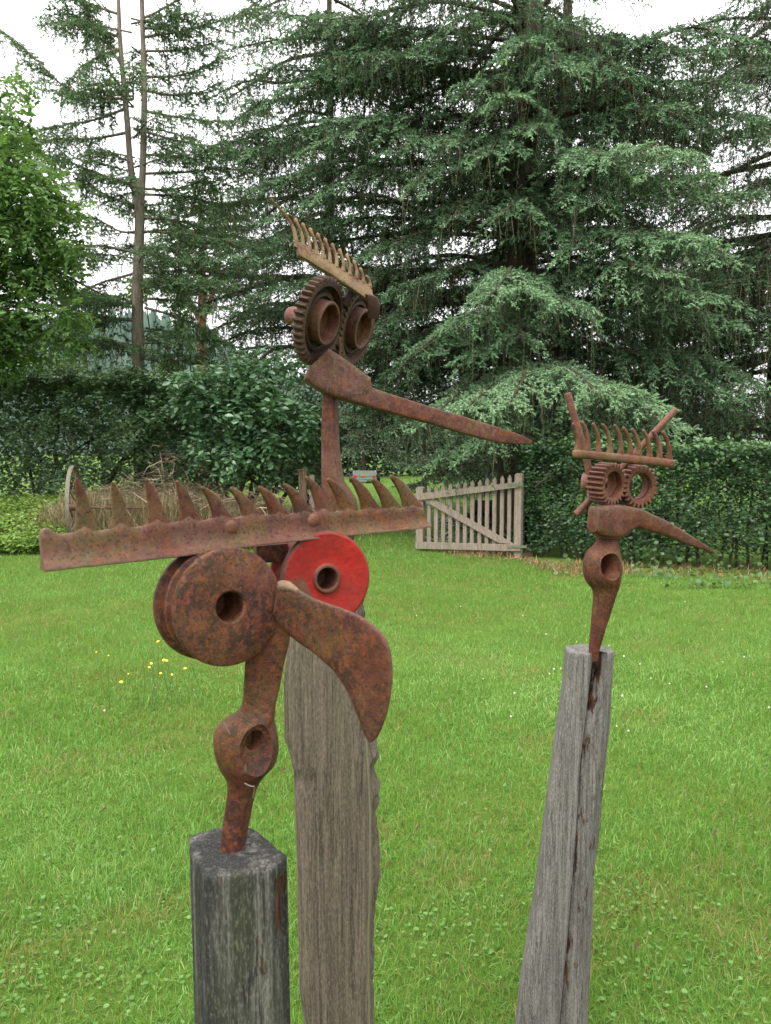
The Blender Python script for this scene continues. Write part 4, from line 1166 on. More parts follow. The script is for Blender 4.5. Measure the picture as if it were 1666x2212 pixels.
# --- old iron wheel in the dry grass
wc = at(160, 1078, 12.3)
R_ = 0.66
wc = Vector((wc.x, 12.3, R_ + .02))
M_wheel = plain('wheel_iron', (0.13, 0.115, 0.08), .75, .45, 30)
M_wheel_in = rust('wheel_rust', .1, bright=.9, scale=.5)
wheel = thing('iron_wheel', 'old spoked iron implement wheel standing in the dry grass', 'wheel', Vector((wc.x, 12.3, 0)))
wax = Vector((math.cos(math.radians(13)), math.sin(math.radians(13)), 0))
obj('rim', ringsurf(wc, wax, [(R_, -.03), (R_ + .003, 0), (R_, .03), (R_ - .012, .03), (R_ - .015, 0), (R_ - .012, -.03)], 48), M_wheel, wheel)
obj('hub', ringsurf(wc, wax, [(.02, -.1), (.06, -.1), (.06, .1), (.02, .1)], 16), M_wheel_in, wheel)
_, WX, WZ = frame_of(wax)
for k in range(12):
    t = 2 * math.pi * k / 12
    dr = WX * math.cos(t) + WZ * math.sin(t)
    sgn = .07 if k % 2 else -.07
    obj('spoke', tube([wc + wax * sgn + dr * .05, wc + dr * (R_ - .012)], [.009, .008], 6), M_wheel_in, wheel)
obj('axle', tube([wc - wax * .12, wc + wax * 1.5 + Vector((0, .1, -.05))], [.02, .02], 8), M_wheel_in, wheel)

# --- trailer far back
ty = 36.0
tc = gnd(790, 1044)
ty = tc.y
M_alu = plain('galvanised', (0.22, 0.24, 0.225), .45, .15, 8, .3)
M_black = plain('tyre_black', (.02, .02, .02), .7)
M_tl = plain('tail_light_red', (.45, .02, .02), .3)
M_or = plain('marker_orange', (.40, .19, .02), .4)
tr = thing('trailer', 'small pale metal box trailer parked on the far lawn', 'trailer', Vector((tc.x, ty, 0)))
tx0, tx1 = at(762, 1030, ty).x, at(812, 1030, ty).x
zt, zb = at(790, 1019, ty).z, at(790, 1036, ty).z
X, Y, Z = Vector((1, 0, 0)), Vector((0, 1, 0)), Vector((0, 0, 1))
cx, hw = (tx0 + tx1) / 2, (tx1 - tx0) / 2
hz_ = (zt - zb) / 2
zc = (zt + zb) / 2
obj('tailgate', box(Vector((cx, ty, zc)), X * hw, Y * .02, Z * hz_), M_alu, tr)
for sg in (-1, 1): obj('side_panel', box(Vector((cx + sg * (hw - .02), ty + 1.0, zc)), X * .02, Y * .975, Z * hz_), M_alu, tr)
obj('front_panel', box(Vector((cx, ty + 2.0, zc)), X * hw, Y * .02, Z * hz_), M_alu, tr)
obj('floor', box(Vector((cx, ty + 1.0, zb - .02)), X * hw, Y * 1.02, Z * .018), M_black, tr)
obj('ridge', box(Vector((cx, ty - .03, zc)), X * hw * .98, Y * .008, Z * .015), M_alu, tr)
for sg in (-1, 1):
    obj('tail_light', box(Vector((cx + sg * hw * .82, ty - .045, zc - .03)), X * .06, Y * .02, Z * .05), M_tl, tr)
    wcen = Vector((cx + sg * (hw + .12), ty + 1.0, .27))
    obj('wheel', ringsurf(wcen, X, [(.12, -.08), (.24, -.08), (.27, -.05), (.27, .05), (.24, .08), (.12, .08)], 20), M_black, tr)
    obj('mudguard', box(wcen + Z * .31, X * .11, Y * .33, Z * .012), M_black, tr)
obj('marker_plate', box(Vector((cx - hw * .12, ty - .045, zc)), X * .10, Y * .012, Z * .035), M_or, tr)
obj('number_plate', box(Vector((cx - hw * .15, ty - .05, zb - .06)), X * .2, Y * .01, Z * .05), M_alu, tr)
obj('drawbar', tube([Vector((cx, ty + 2.0, zb - .05)), Vector((cx, ty + 3.3, zb - .08))], [.03, .03], 6), M_alu, tr)
we = at(622, 1042, 30)
wb = thing('edging_board', 'low white board seen beyond the dry grass left of the brown post', 'board', Vector((we.x, 30, 0)))
obj('plank', box(Vector((we.x, 30, .12)), X * .55, Y * .03, Z * .12), plain('white_board', (.55, .57, .58), .5, .1), wb)

# --- yellow flowers in the lawn
M_stem = plain('flower_stem', (0.07, 0.13, 0.03), .6)
M_yel = plain('yellow_petals', (0.78, 0.44, 0.015), .5, .12)
M_bud = plain('bud_brown', (0.16, 0.10, 0.03), .7)
def Z1(x, y): return 54.2 + x * .5534, 976 + y * .5534
fb = gnd(345, 1512)
for k, (x, y, b) in enumerate([(520, 742, 1), (280, 783, .6), (327, 797, .6), (493, 828, 1), (542, 815, 1.2), (553, 817, 1), (485, 843, .9), (625, 847, 1.1), (530, 866, 1), (572, 871, 1), (405, 868, .7), (375, 900, 1.2), (460, 800, 0), (422, 885, 0), (590, 760, 0), (650, 830, 0), (505, 790, 0)]):
    u, v = Z1(x, y)
    yy_ = fb.y + random.uniform(-.25, .2)
    h_ = at(u, v, yy_)
    bs = Vector((h_.x + random.uniform(-.05, .10), yy_ + random.uniform(-.05, .08), 0))
    lab = {(520, 742): 'topmost yellow hawkweed flower of the loose cluster in the lawn', (375, 900): 'lowest yellow hawkweed flower of the cluster, nearest the camera', (280, 783): 'tiny yellow hawkweed flower farthest left of the cluster', (625, 847): 'yellow hawkweed flower at the right edge of the cluster'}.get((x, y), 'slender yellow hawkweed flower in the middle of the cluster in the lawn') if b else 'thin stalk with closed brown bud among the yellow flowers'
    fl = thing('yellow_flower' if b else 'flower_bud', lab, 'flower', bs, 'yellow flowers in the lawn' if b else 'budded stalks among the yellow flowers')
    obj('stem', tube(smooth_path([bs, bs.lerp(h_, .5) + Vector((random.uniform(-.02, .02), 0, 0)), h_], 6), [.0022] * 6, 5), M_stem, fl)
    V_, F_ = [], []
    if b:
        r0 = .0095 * b
        tl = Vector((random.uniform(-.4, .4), -.5, 1)).normalized()
        a_, X_, Z_ = frame_of(tl, Vector((0, 1, 0.1)))
        V_.append(h_ + a_ * .004)
        for i in range(14):
            t = 2 * math.pi * i / 14
            rr = r0 * (1 if i % 2 else .78)
            V_.append(h_ + (X_ * math.cos(t) + Z_ * math.sin(t)) * rr + a_ * .005)
        V_.append(h_ - a_ * .008)
        for i in range(14):
            j = (i + 1) % 14
            F_ += [(0, 1 + i, 1 + j), (15, 1 + j, 1 + i)]
        obj('flower_head', (V_, F_), M_yel, fl)
    else:
        obj('bud', tube([h_, h_ + Vector((0, 0, .008))], [.004, .003], 6), M_bud, fl)

# --- white clover flowers
M_clover = plain('clover_white', (0.40, 0.40, 0.31), .7, .2, 400)
def ball(c, r0):
    return ringsurf(c - Vector((0, 0, r0)), Vector((0, 0, 1)), [(r0 * .3, 0), (r0 * .85, r0 * .4), (r0, r0), (r0 * .75, r0 * 1.6), (r0 * .25, r0 * 1.95)], 7, up=Vector((0, 1, 0)), closed=False)
proto = None
Z5 = lambda x, y: (1030.4 + x * .3873, 1355.8 + y * .3873)
cpos = [Z5(*q) for q in [(430, 230), (467, 228), (405, 258), (345, 272), (35, 285), (735, 100), (910, 203), (958, 260), (970, 282), (1075, 313), (1280, 330), (1005, 350), (810, 380), (780, 550), (845, 575), (1412, 610), (1630, 445), (1370, 190), (1490, 163), (925, 265), (190, 495), (12, 570), (555, 80), (1255, 70), (820, 160), (1600, 505), (210, 365), (90, 320)]]
cpos += [(995, 1310), (1060, 1300), (1180, 1370), (1010, 1450), (1130, 1330), (1400, 1330), (1480, 1300), (850, 1300), (900, 1330), (300, 1500), (226, 1535), (200, 1390), (420, 1490), (960, 1390), (1560, 1360), (1620, 1300)]
for (u, v) in cpos[::2] + cpos[1:20:4]:
    g = gnd(u, v, .05)
    if proto is None:
        proto = obj('clover_flower', ball(Vector((0, 0, 0)), .0075), M_clover)
        tag(proto, 'small round white clover flower in the lawn', 'flower', 'white clover flowers in the lawn')
        o_ = proto
    else:
        o_ = proto.copy()
        C.objects.link(o_)
    o_.location = g
    k = random.uniform(.6, 1.0) * (1.1 if g.y > 5 else 1)
    o_.scale = (k, k, k)
# fallen brown leaves
M_fall = plain('fallen_leaf_brown', (0.055, 0.030, 0.013), .95, .4, 80)
for (u, v, lab) in [(612, 1664, 'curled brown fallen leaf on the lawn between the two left posts'), (903, 1790, 'curled brown fallen leaf right of the wide middle post'), (1375, 2044, 'small rusty fallen leaf on the lawn right of the grey post'),
                    (225, 1750, 'pale pinkish fallen leaf on the lawn at left of the nearest post'), (1545, 1800, 'brown fallen leaf near the right edge of the lawn'), (840, 1868, 'orange fallen leaf close to the middle post')]:
    g = gnd(u, v, .045)
    q = Vector((.011, .005, .003)); s_ = Vector((.002, .007, .005))
    V_ = [g - q, g - q * .3 - s_ + Z * .004, g + q * .5 - s_ * .8 + Z * .007, g + q, g + q * .4 + s_ + Z * .008, g - q * .4 + s_ * .8 + Z * .004, g + Z * -.004]
    o_ = obj('fallen_leaf', prism(V_[:6], Vector((0, 0, .0015))), M_fall)
    tag(o_, lab, 'leaf')

# ================================================================== POSTS
def post_rows(name, label, rows, ztop, zs, m, seglen=None, mark=None, disp=0.0012, parentloc=None, topround=.006, dent=None):
    """rows(z) -> list of (x, y) corner points; each side is resampled and grain-displaced."""
    per = 14
    rings, marks = [], []
    zl = list(zs)
    def ring(z, zz, k=1.0):
        cs = rows(z)
        n = len(cs)
        cx = sum(c[0] for c in cs) / n
        cy = sum(c[1] for c in cs) / n
        out = []
        mk = []
        for i in range(n):
            a, b = cs[i], cs[(i + 1) % n]
            for j in range(per):
                t = j / per
                x = a[0] + (b[0] - a[0]) * t
                y = a[1] + (b[1] - a[1]) * t
                # soften the corners a little
                if j == 0:
                    p_, q_ = cs[i - 1], cs[(i + 1) % n]
                    x = x * .96 + (p_[0] + q_[0]) * .02
                    y = y * .96 + (p_[1] + q_[1]) * .02
                g = noise.noise(Vector((x * 90, y * 90, z * 2.2))) + .6 * noise.noise(Vector((x * 220, y * 220, z * 6)))
                dv = Vector((x - cx, y - cy, 0)).normalized()
                s_id = i + t
                e = disp * g
                mm = mark(s_id, z) if mark else 0.0
                if dent: e -= dent(s_id, z)
                out.append(Vector((cx + (x - cx) * k, cy + (y - cy) * k, zz)) + dv * (e * k))
                mk.append(mm)
        return out, mk
    for z in zl:
        a, b = ring(z, z)
        rings.append(a); marks += b
    z = zl[-1]
    for k, dz in ((.985, .0016), (.955, .0026), (.6, .003), (.25, .0028)):
        a, b = ring(z, z + dz, k)
        a = [p + Vector((0, 0, .0016 * noise.noise(p * 70))) for p in a]
        rings.append(a); marks += [0.0 for _ in b]
    root = thing(name, label, 'post', Vector((rings[0][0].x, rings[0][0].y, 0)) if parentloc is None else parentloc)
    obj('shaft', loft(rings), m, root, attr=marks, sharp=50)
    return root

# nearest post
y1 = .76
zt1 = at(438, 1894, y1).z
corn1 = [gnd(u, v, zt1) for (u, v) in [(411, 1845), (440, 1894), (515, 1896), (595, 1880), (621, 1852), (545, 1790), (488, 1786), (410, 1808)]]
c1 = sum(corn1, Vector()) / len(corn1)
def rows1(z):
    k = 1 + .05 * (zt1 - z)
    return [(c1.x + (p.x - c1.x) * k + .010 * (zt1 - z), c1.y + (p.y - c1.y) * k) for p in corn1]
def mark1(s, z):
    d = zt1 - z
    if 2.95 < s < 3.9 and .010 < d < .095: return 1.0 - abs(s - 3.42) * 1.3 - max(0, d - .06) * 14
    if 2.4 < s < 2.75 and .065 < d < .11: return .5
    if 2.5 < s < 2.75 and .21 < d < .245: return .85
    return 0.0
def dent1(s, z):
    d = zt1 - z
    if 3.05 < s < 3.8 and .014 < d < .085: return .0045
    if 2.5 < s < 2.75 and .21 < d < .245: return .002
    return 0.0
zs1 = list(np.linspace(-.1, .6, 10)) + list(np.linspace(.62, zt1, 90))
post1 = post_rows('wooden_post', 'dark weathered post with streaks under the bird with pulley wheel eyes', rows1, zt1, zs1, M_post_dark, mark=mark1, dent=dent1, parentloc=Vector((c1.x, c1.y, 0)))

# middle post
y2 = 1.27
zt2 = at(700, 1305, y2).z
L2 = [(1300, 640), (1385, 622), (1480, 611), (1600, 613), (1640, 626), (1685, 633), (1759, 635.5), (1865, 639.5), (2024, 643), (2157, 645), (2212, 655), (2500, 660)]
E2 = [(1300, 770), (1480, 778), (1627, 791), (1759, 797), (1945, 797), (2024, 793), (2212, 796), (2500, 796)]
R2k = [(1300, 784), (1480, 792), (1600, 800), (1630, 806), (1648, 819), (1662, 818), (1680, 806), (1712, 812), (1730, 822), (1745, 816), (1759, 819), (1775, 810), (1840, 816), (1886, 823), (1931, 819), (2024, 807), (2212, 806), (2500, 806)]
vz2 = [(at(700, v, y2).z, v) for v in np.linspace(1280, 2600, 200)]
def v_of_z(z): return float(np.interp(-z, [-a for a, b in vz2], [b for a, b in vz2]))
def rows2(z):
    v = v_of_z(z)
    l = np.interp(v, *zip(*L2)); e = np.interp(v, *zip(*E2)); r_ = np.interp(v, *zip(*R2k))
    xl, xe = xof(l, y2, z), xof(e, y2, z)
    xr = xof(r_, y2 + .05, z)
    return [(xl, y2 + .012), (xl + .012, y2), (xl + (xe - xl) * .45, y2 - .004), (xe - .004, y2), (xe + .003, y2 + .006), (xr, y2 + .05), (xr - .006, y2 + .11), (xl + .02, y2 + .13), (xl - .002, y2 + .06)]
def mark2(s, z):
    v = v_of_z(z)
    if 3.45 < s < 4.3 and v > 1580: return -.62 * (1 - abs(s - 3.85) / .5) - .1
    if 4.3 < s < 6 and v > 1500: return .22 + .3 * noise.noise(Vector((s * 3, v * .05, 1)))
    if 1.0 < s < 1.45 and 1650 < v < 1760: return .35 * (1 - abs(v - 1700) / 60)
    return 0.0
def dent2(s, z):
    v = v_of_z(z)
    e = 0.0
    if s < 1.6: e += .006 * math.exp(-((v - 1690) / 26) ** 2)
    if 1.35 < s < 1.42: e += .002
    if 4.2 < s < 6: e += .0045 * noise.noise(Vector((s * 3, v * .035, 4))) + .003 * noise.noise(Vector((s * 7, v * .12, 9)))
    return e
zs2 = list(np.linspace(-.1, at(700, 2230, y2).z, 8)) + list(np.linspace(at(700, 2220, y2).z, zt2, 120))
post2 = post_rows('wooden_post', 'wide brown timber post with knobbly bark edge behind the nearest bird', rows2, zt2, zs2, M_post_brown, mark=mark2, dent=dent2, parentloc=Vector((xof(720, y2, 0), y2 + .06, 0)), disp=.001)

# right post
y3 = 1.9
zt3 = at(1275, 1412, y3).z
L3 = [(1400, 1227), (1472, 1222), (1627, 1201), (1743, 1185), (1898, 1166), (2014, 1146.6), (2150, 1126), (2212, 1120), (2600, 1065)]
E3 = [(1400, 1279), (1472, 1272), (1646, 1251), (1820, 1240), (2014, 1224), (2130, 1213), (2212, 1206), (2600, 1170)]
R3 = [(1400, 1326), (1573, 1316), (1685, 1304), (1720, 1300), (1801, 1294), (1898, 1282), (2014, 1278), (2212, 1269), (2600, 1250)]
vz3 = [(at(1250, v, y3).z, v) for v in np.linspace(1380, 3400, 300)]
def v3(z): return float(np.interp(-z, [-a for a, b in vz3], [b for a, b in vz3]))
def rows3(z):
    v = v3(z)
    l = np.interp(v, *zip(*L3)); e = np.interp(v, *zip(*E3)); r_ = np.interp(v, *zip(*R3))
    xl, xe = xof(l, y3 + .01, z), xof(e, y3 - .012, z)
    xr = xof(r_, y3 + .03, z)
    g = .75 * max(0.0, 1 - (v - 1400) / 165)          # the open split at the top closes further down
    xm = xe + (xr - xe) * .38
    return [(xl, y3 + .01), (xl + (xe - xl) * .5, y3 - .010), (xe - .003, y3 - .013), (xe + .004, y3 - .008), (xe + .004 + .005 * g, y3 + .014 + .05 * g), (xe + .010 + .016 * g, y3 + .006 + .046 * g), (xm + (xr - xm) * .40 + .002 * g, y3 - .003), (xr, y3 + .02), (xr - .006, y3 + .07), (xl + (xr - xl) * .5, y3 + .09), (xl + .006, y3 + .07)]
def mark3(s, z):
    v = v3(z)
    n_ = noise.noise(Vector((s * 3, v * .02, 0)))
    if 3.2 < s < 5.6 and v < 1580: return .65 + .5 * n_ - max(0, v - 1510) / 90
    if 4.2 < s < 6.3 and 1640 < v < 1760: return .25 + .8 * n_ - abs(v - 1700) / 200
    if 5.2 <= s < 7.4 and v > 1440: return .24 + .34 * n_ + .2 * noise.noise(Vector((s * 5, v * .006, 3)))
    if 3 < s < 5.2: return .42 + .25 * n_
    return 0.0
def dent3(s, z):
    v = v3(z)
    e = 0.0
    if 4 < s < 6.5: e += .003 * noise.noise(Vector((s * 4, v * .03, 2)))
    if 6.6 < s < 8 and 1685 < v < 1830: e -= .004 * max(0, noise.noise(Vector((v * .06, s, 1))))
    return e
zs3 = list(np.linspace(-.1, at(1250, 2240, y3).z, 6)) + list(np.linspace(at(1250, 2230, y3).z, zt3, 120))
post3 = post_rows('wooden_post', 'leaning grey post split at the top under the small gear eyed bird', rows3, zt3, zs3, M_post_grey, mark=mark3, dent=dent3, parentloc=Vector((xof(1180, y3, 0), y3 + .03, 0)))

# ================================================================== BIRD 1 (pulley eyes)
H0 = at(500, 1250, .82)
hx = Vector((.8, .6, 0))
hn = Vector((.6, -.8, 0))                     # the way the head faces
def h1(u, v, off=0.0): return onp(u, v, H0 + hn * off, hn)
def z1(x, y): return Z1(x, y)
b1 = thing('bird_sculpture', 'nearest scrap metal bird with rake crest, red and rusty pulley eyes and broad blade beak', 'sculpture', at(508, 1830, .80))
# crest bar
tl = [z1(55, 318), z1(120, 316), z1(180, 318), z1(330, 300), z1(600, 272), z1(900, 248), z1(1200, 236), z1(1500, 218), z1(1545, 215)]
bl = [z1(68, 462), z1(130, 456), z1(200, 448), z1(350, 432), z1(600, 405), z1(900, 362), z1(1200, 330), z1(1500, 302), z1(1562, 292)]
tbase = [230, 370, 512, 636, 762, 878, 980, 1080, 1162, 1252, 1340, 1423, 1503]
def zx(x0, p): return p[0] * .5534
ux = np.concatenate([np.linspace(56, 1548, 190)])
rings = []
tlx, tly = [55, 120, 180, 330, 600, 900, 1200, 1500, 1545], [322, 320, 318, 303, 275, 251, 238, 221, 218]
blx, bly = [68, 130, 200, 350, 600, 900, 1200, 1500, 1562], [462, 456, 448, 432, 405, 362, 330, 302, 292]
for i, x in enumerate(ux):
    s_ = 1.0 - .18 * i / 190
    y0 = float(np.interp(x, tlx, tly))
    for bx_ in tbase:
        q = abs(x - bx_) / (30 * s_)
        y0 -= 30 * s_ * math.exp(-q ** 1.5 * 1.1)
    y0 -= 26 * math.exp(-abs((x - 84) / 26) ** 3)
    xb = 68 + (x - 56) * (1562 - 68) / (1548 - 56)
    At, Bt = h1(*z1(x, y0)), h1(*z1(xb, float(np.interp(xb, blx, bly))))
    At0 = h1(*z1(x, float(np.interp(x, tlx, tly))))
    up_ = (At0 - Bt)
    hgt = up_.length
    up_ = up_ / hgt
    ex = (At - Bt).length / hgt
    pr = [(-.0005, ex), (.0020, ex - .012), (.0032, ex - .05), (.0036, .82), (.004, .6), (.005, .35), (.0085, .2), (.0125, .10), (.0125, .03), (.008, -.01), (.0, -.015), (-.008, .0), (-.0085, .06), (-.004, .14), (-.003, .4), (-.003, .82), (-.0032, ex - .05), (-.0025, ex - .012)]
    rings.append([Bt + up_ * (hgt * t) + hn * (d * 1.1) + noise.noise_vector((Bt + up_ * hgt * t) * 60) * .0004 for d, t in pr])
crest1 = obj('rake_bar', loft(rings), M_rust_rake, b1, sharp=60)
def tine(pts, wd, th, m, parent, P=h1, back=0.0, name='tine', p=2.4, n=14, bow=0.0, nv=hn):
    """pts [(u, v)...] base to tip in the plane; wd px widths; th thickness in m."""
    path = smooth_path([P(u, v) for u, v in pts], n)
    Cs, Ss, Bs = [], [], []
    sc = (P(pts[0][0] + 1, pts[0][1]) - P(*pts[0])).length
    for i in range(n):
        t = i / (n - 1)
        tg = (path[min(i + 1, n - 1)] - path[max(i - 1, 0)]).normalized()
        sd_ = tg.cross(nv).normalized()
        w_ = float(np.interp(t, np.linspace(0, 1, len(wd)), wd)) * sc / 2
        h_ = float(np.interp(t, np.linspace(0, 1, len(th)), th)) / 2
        Cs.append(path[i] + nv * (back * t * t + bow * math.sin(math.pi * t)))
        Ss.append(sd_ * w_)
        Bs.append(nv * h_)
    return obj(name, band(Cs, Ss, Bs, p=p, M=12, tip0=0, tip1=.9, wob=.0003), m, parent, sharp=60)
tt = [((195, 108), (238, 345)), ((335, 122), (378, 335)), ((466, 110), (520, 322)), ((585, 118), (645, 305)), ((685, 140), (772, 298)), ((795, 142), (888, 290)), ((905, 138), (990, 280)), ((1002, 128), (1090, 275)),
      ((1088, 100), (1172, 275)), ((1172, 108), (1262, 268)), ((1262, 102), (1350, 262)), ((1345, 110), (1432, 256)), ((1418, 95), (1512, 250))]
for (tx, ty_), (bx_, by_) in tt:
    kx, ky = bx_ - (bx_ - tx) * .10, by_ - (by_ - ty_) * .58
    pts = [z1((1 - t) ** 2 * bx_ + 2 * t * (1 - t) * kx + t * t * tx, (1 - t) ** 2 * (by_ + 6) + 2 * t * (1 - t) * ky + t * t * ty_) for t in np.linspace(0, 1, 6)]
    s = np.interp(bx_, [200, 1500], [1.1, .88])
    tine(pts, [60 * s, 57 * s, 39 * s, 30 * s, 26 * s, 21 * s, 15.5 * s, 7 * s], [.0052, .0056, .0066, .0066, .006, .005, .0035], M_rust_rake, crest1, back=.006, p=2.8, n=18)
for (x, y, rr) in [(808, 294, .0075), (1128, 268, .0078)]:
    c = h1(*z1(x, y), .0055)
    obj('rivet', ringsurf(c - hn * .003, hn, [(rr, 0), (rr, .002), (rr * .75, .004), (rr * .3, .005)], 16, closed=False), M_rust_red, crest1)
# pulleys
def pulley(c, ax, R0, th, hole, m, hub=None, m2=None, dbl=True, mk=False):
    g = R0 * .74
    T = th
    rows = [(hole, .0), (hole + .002, .002), (R0 * .55, .0025), (R0 * .93, .003), (R0 * .985, .0015), (R0, -.0015), (R0, -.005), (R0 * .98, -.0065)]
    if hub: rows = [(hole, .0015), (hole + .001, .0030), (hub - .001, .0030), (hub, .0022), (hub + .001, .0), (hub + .004, -.0005)] + [(R0 * .5, .0005), (R0 * .93, .003), (R0 * .985, .0015), (R0, -.0015), (R0, -.005), (R0 * .98, -.0065)]
    if dbl: rows += [(g, -.012), (g, -T * .42), (R0 * .95, -T * .48), (R0 * .97, -T * .54), (R0 * .95, -T * .60), (g, -T * .66), (g, -T + .012)]
    else: rows += [(g * .96, -.012), (g * .96, -T + .012)]
    rows += [(R0 * .97, -T + .006), (R0, -T + .004), (R0, -T), (R0 * .97, -T - .002), (.002, -T), (.001, -T + .008), (hole * .96, -T + .009)]
    vf = ringsurf(c, ax, rows, 72)
    at_ = None
    if mk:
        at_ = []
        for r0, h in rows:
            for i in range(72):
                # paint stays on the front and flanks, is gone on hub, bore, rim and groove and on the lower left
                e = 0.0
                if hub and r0 <= hub + .0005: e = .55
                if r0 < R0 * .9 and h < -.008: e = .45
                if r0 >= R0 * .975: e = .28
                th_ = 2 * math.pi * i / 72
                if h > -.004 and r0 > R0 * .4: e += .28 * max(0, math.cos(th_ - math.pi * 1.12)) ** 3
                at_.append(e)
    return vf, at_
def facing(yaw, pit=0.0):
    y = math.radians(yaw); p = math.radians(pit)
    return Vector((math.sin(y) * math.cos(p), -math.cos(y) * math.cos(p), math.sin(p)))
ax1 = facing(39, 3)
pc = at(497, 1311, .775)
vf, _ = pulley(pc, ax1, .0605, .050, .0155, M_rust_wheel)
obj('pulley_eye', vf, M_rust_wheel, b1, sharp=30)['label'] = 'rusty brown double grooved pulley'
ax2 = facing(28, 3)
pc2 = at(706, 1250, .875)
vf, mk = pulley(pc2, ax2, .0548, .042, .0125, M_red, hub=.0165, mk=True, dbl=False)
obj('pulley_eye', vf, M_red, b1, sharp=30, attr=mk)['label'] = 'pulley with worn bright red paint'
# bolt holding the eyes
obj('bolt', tube([pc - ax1 * .055, pc2 - ax2 * .06], [.009, .009], 10), M_rust_dark, b1)
obj('weld_plate', box(at(585, 1195, .88), hx * .02, hn * .004, Vector((0, 0, .010))), M_rust_neck, b1)
# beak blade
K0 = at(612, 1290, .80)
kd = Vector((.86, -.51, 0))
kn = Vector((-.51, -.86, .05)).normalized()
def k1(u, v): return onp(u, v, K0, kn)
topk = [z1(1000, 508), z1(1048, 530), z1(1130, 575), z1(1220, 608), z1(1312, 648), z1(1380, 702), z1(1414, 762), z1(1427, 840), z1(1424, 930), z1(1404, 1040), z1(1376, 1108), z1(1356, 1130)]
botk = [z1(978, 640), z1(990, 668), z1(1022, 708), z1(1068, 748), z1(1120, 785), z1(1178, 836), z1(1222, 888), z1(1258, 945), z1(1284, 1004), z1(1308, 1070), z1(1330, 1115), z1(1342, 1128)]
obj('beak', edges_band([k1(*q) for q in topk], [k1(*q) for q in botk], kn, [.010, .0085, .0075, .007, .0065, .0055, .004], p=4.0, M=26, n=54, bulge=lambda t: -.003 * math.sin(math.pi * t), wob=.0005, tip0=.2), M_rust_beak, b1, sharp=50)
obj('weld', tube([k1(*z1(1000, 522)), k1(*z1(1030, 526)), k1(*z1(1060, 545))], [.006, .0055, .003], 10, wob=.002), M_rust_crest, b1)
# neck: pick head with an eye
Z4 = lambda x, y: (325.4 + x * .3874, 1355.8 + y * .3874)
yn = .815
def n1(x, y, dy=0.0): return at(*Z4(x, y), yn + dy)
nd = facing(26, -8)
nsx = Vector((math.cos(math.radians(26)), math.sin(math.radians(26)), 0))
def shaft(name, rows, depth, m, parent, yy=yn, p=4.0, zf=None, rot=0.0, **kw):
    """rows [(xl, xr, y)] in px of the enlarged picture; depth list in m."""
    Cs, Ss, Bs = [], [], []
    for i, (xl, xr, y) in enumerate(rows):
        a, b = zf(xl, y), zf(xr, y)
        Cs.append((a + b) / 2)
        hw_ = (b - a).length / 2
        dp = depth[min(i, len(depth) - 1)] / 2
        if rot: hw_ = max(.3 * hw_, (hw_ - dp * abs(math.sin(rot)) * .9) / math.cos(rot))
        Ss.append(Vector((math.cos(rot), -math.sin(rot), 0)) * hw_)
        Bs.append(Vector((math.sin(rot), math.cos(rot), 0)) * dp)
    return obj(name, band(Cs, Ss, Bs, p=p, M=24, wob=.0006, **kw), m, parent, sharp=50)
def forged(name, rows, m, parent, zf, n=70, M=36):
    """One forged bar; rows (xl, xr, y, depth, squareness, turn)."""
    a = np.array(rows, float)
    idx = np.linspace(0, len(rows) - 1, n)
    cols = [np.array([v[0] for v in smooth_path([Vector((q, 0, 0)) for q in a[:, c]], n)]) for c in range(a.shape[1])]
    rings = []
    for i in range(n):
        xl, xr, y, dp, p, rot = [c[i] for c in cols]
        A_, B_ = zf(xl, y), zf(xr, y)
        c = (A_ + B_) / 2
        hd = dp / 2
        hw_ = (B_ - A_).length / 2
        hw_ = max(.3 * hw_, (hw_ - hd * abs(math.sin(rot)) * .85) / math.cos(rot))
        S_ = Vector((math.cos(rot), -math.sin(rot), 0)) * hw_
        D_ = Vector((math.sin(rot), math.cos(rot), 0)) * hd
        ring = []
        for x, q in sect(max(p, 1.9), M):
            w_ = c + S_ * x + D_ * q
            ring.append(w_ + noise.noise_vector(w_ * 55) * .0007)
        rings.append(ring)
    return obj(name, loft(rings), m, parent, sharp=42)
def bore(o, cuts):
    """Cut tapered holes into a part; cuts (centre of the mouth, axis, [(radius x, radius z, depth)...])."""
    off = base_of(o.parent)
    for c, ax_, prof in cuts:
        a_, X_, Z_ = frame_of(ax_)
        rings = []
        for rx, rz, dp in prof:
            rings.append([c - a_ * dp + X_ * (rx * math.cos(2 * math.pi * i / 40)) + Z_ * (rz * math.sin(2 * math.pi * i / 40)) - off for i in range(40)])
        V_, F_ = loft(rings[::-1])
        me = bpy.data.meshes.new('bore')
        me.from_pydata([tuple(v) for v in V_], [], F_)
        me.polygons.foreach_set('use_smooth', [True] * len(me.polygons))
        cut = bpy.data.objects.new('bore', me)
        C.objects.link(cut)
        cut.location = off
        md = o.modifiers.new('bore', 'BOOLEAN')
        md.operation, md.solver, md.object = 'DIFFERENCE', 'EXACT', cut
        bpy.context.view_layer.update()
        dg = bpy.context.evaluated_depsgraph_get()
        new = bpy.data.meshes.new_from_object(o.evaluated_get(dg))
        o.modifiers.clear()
        o.data = new
        bpy.data.objects.remove(cut)
        new.set_sharp_from_angle(angle=math.radians(42))
ea = facing(40, 6)
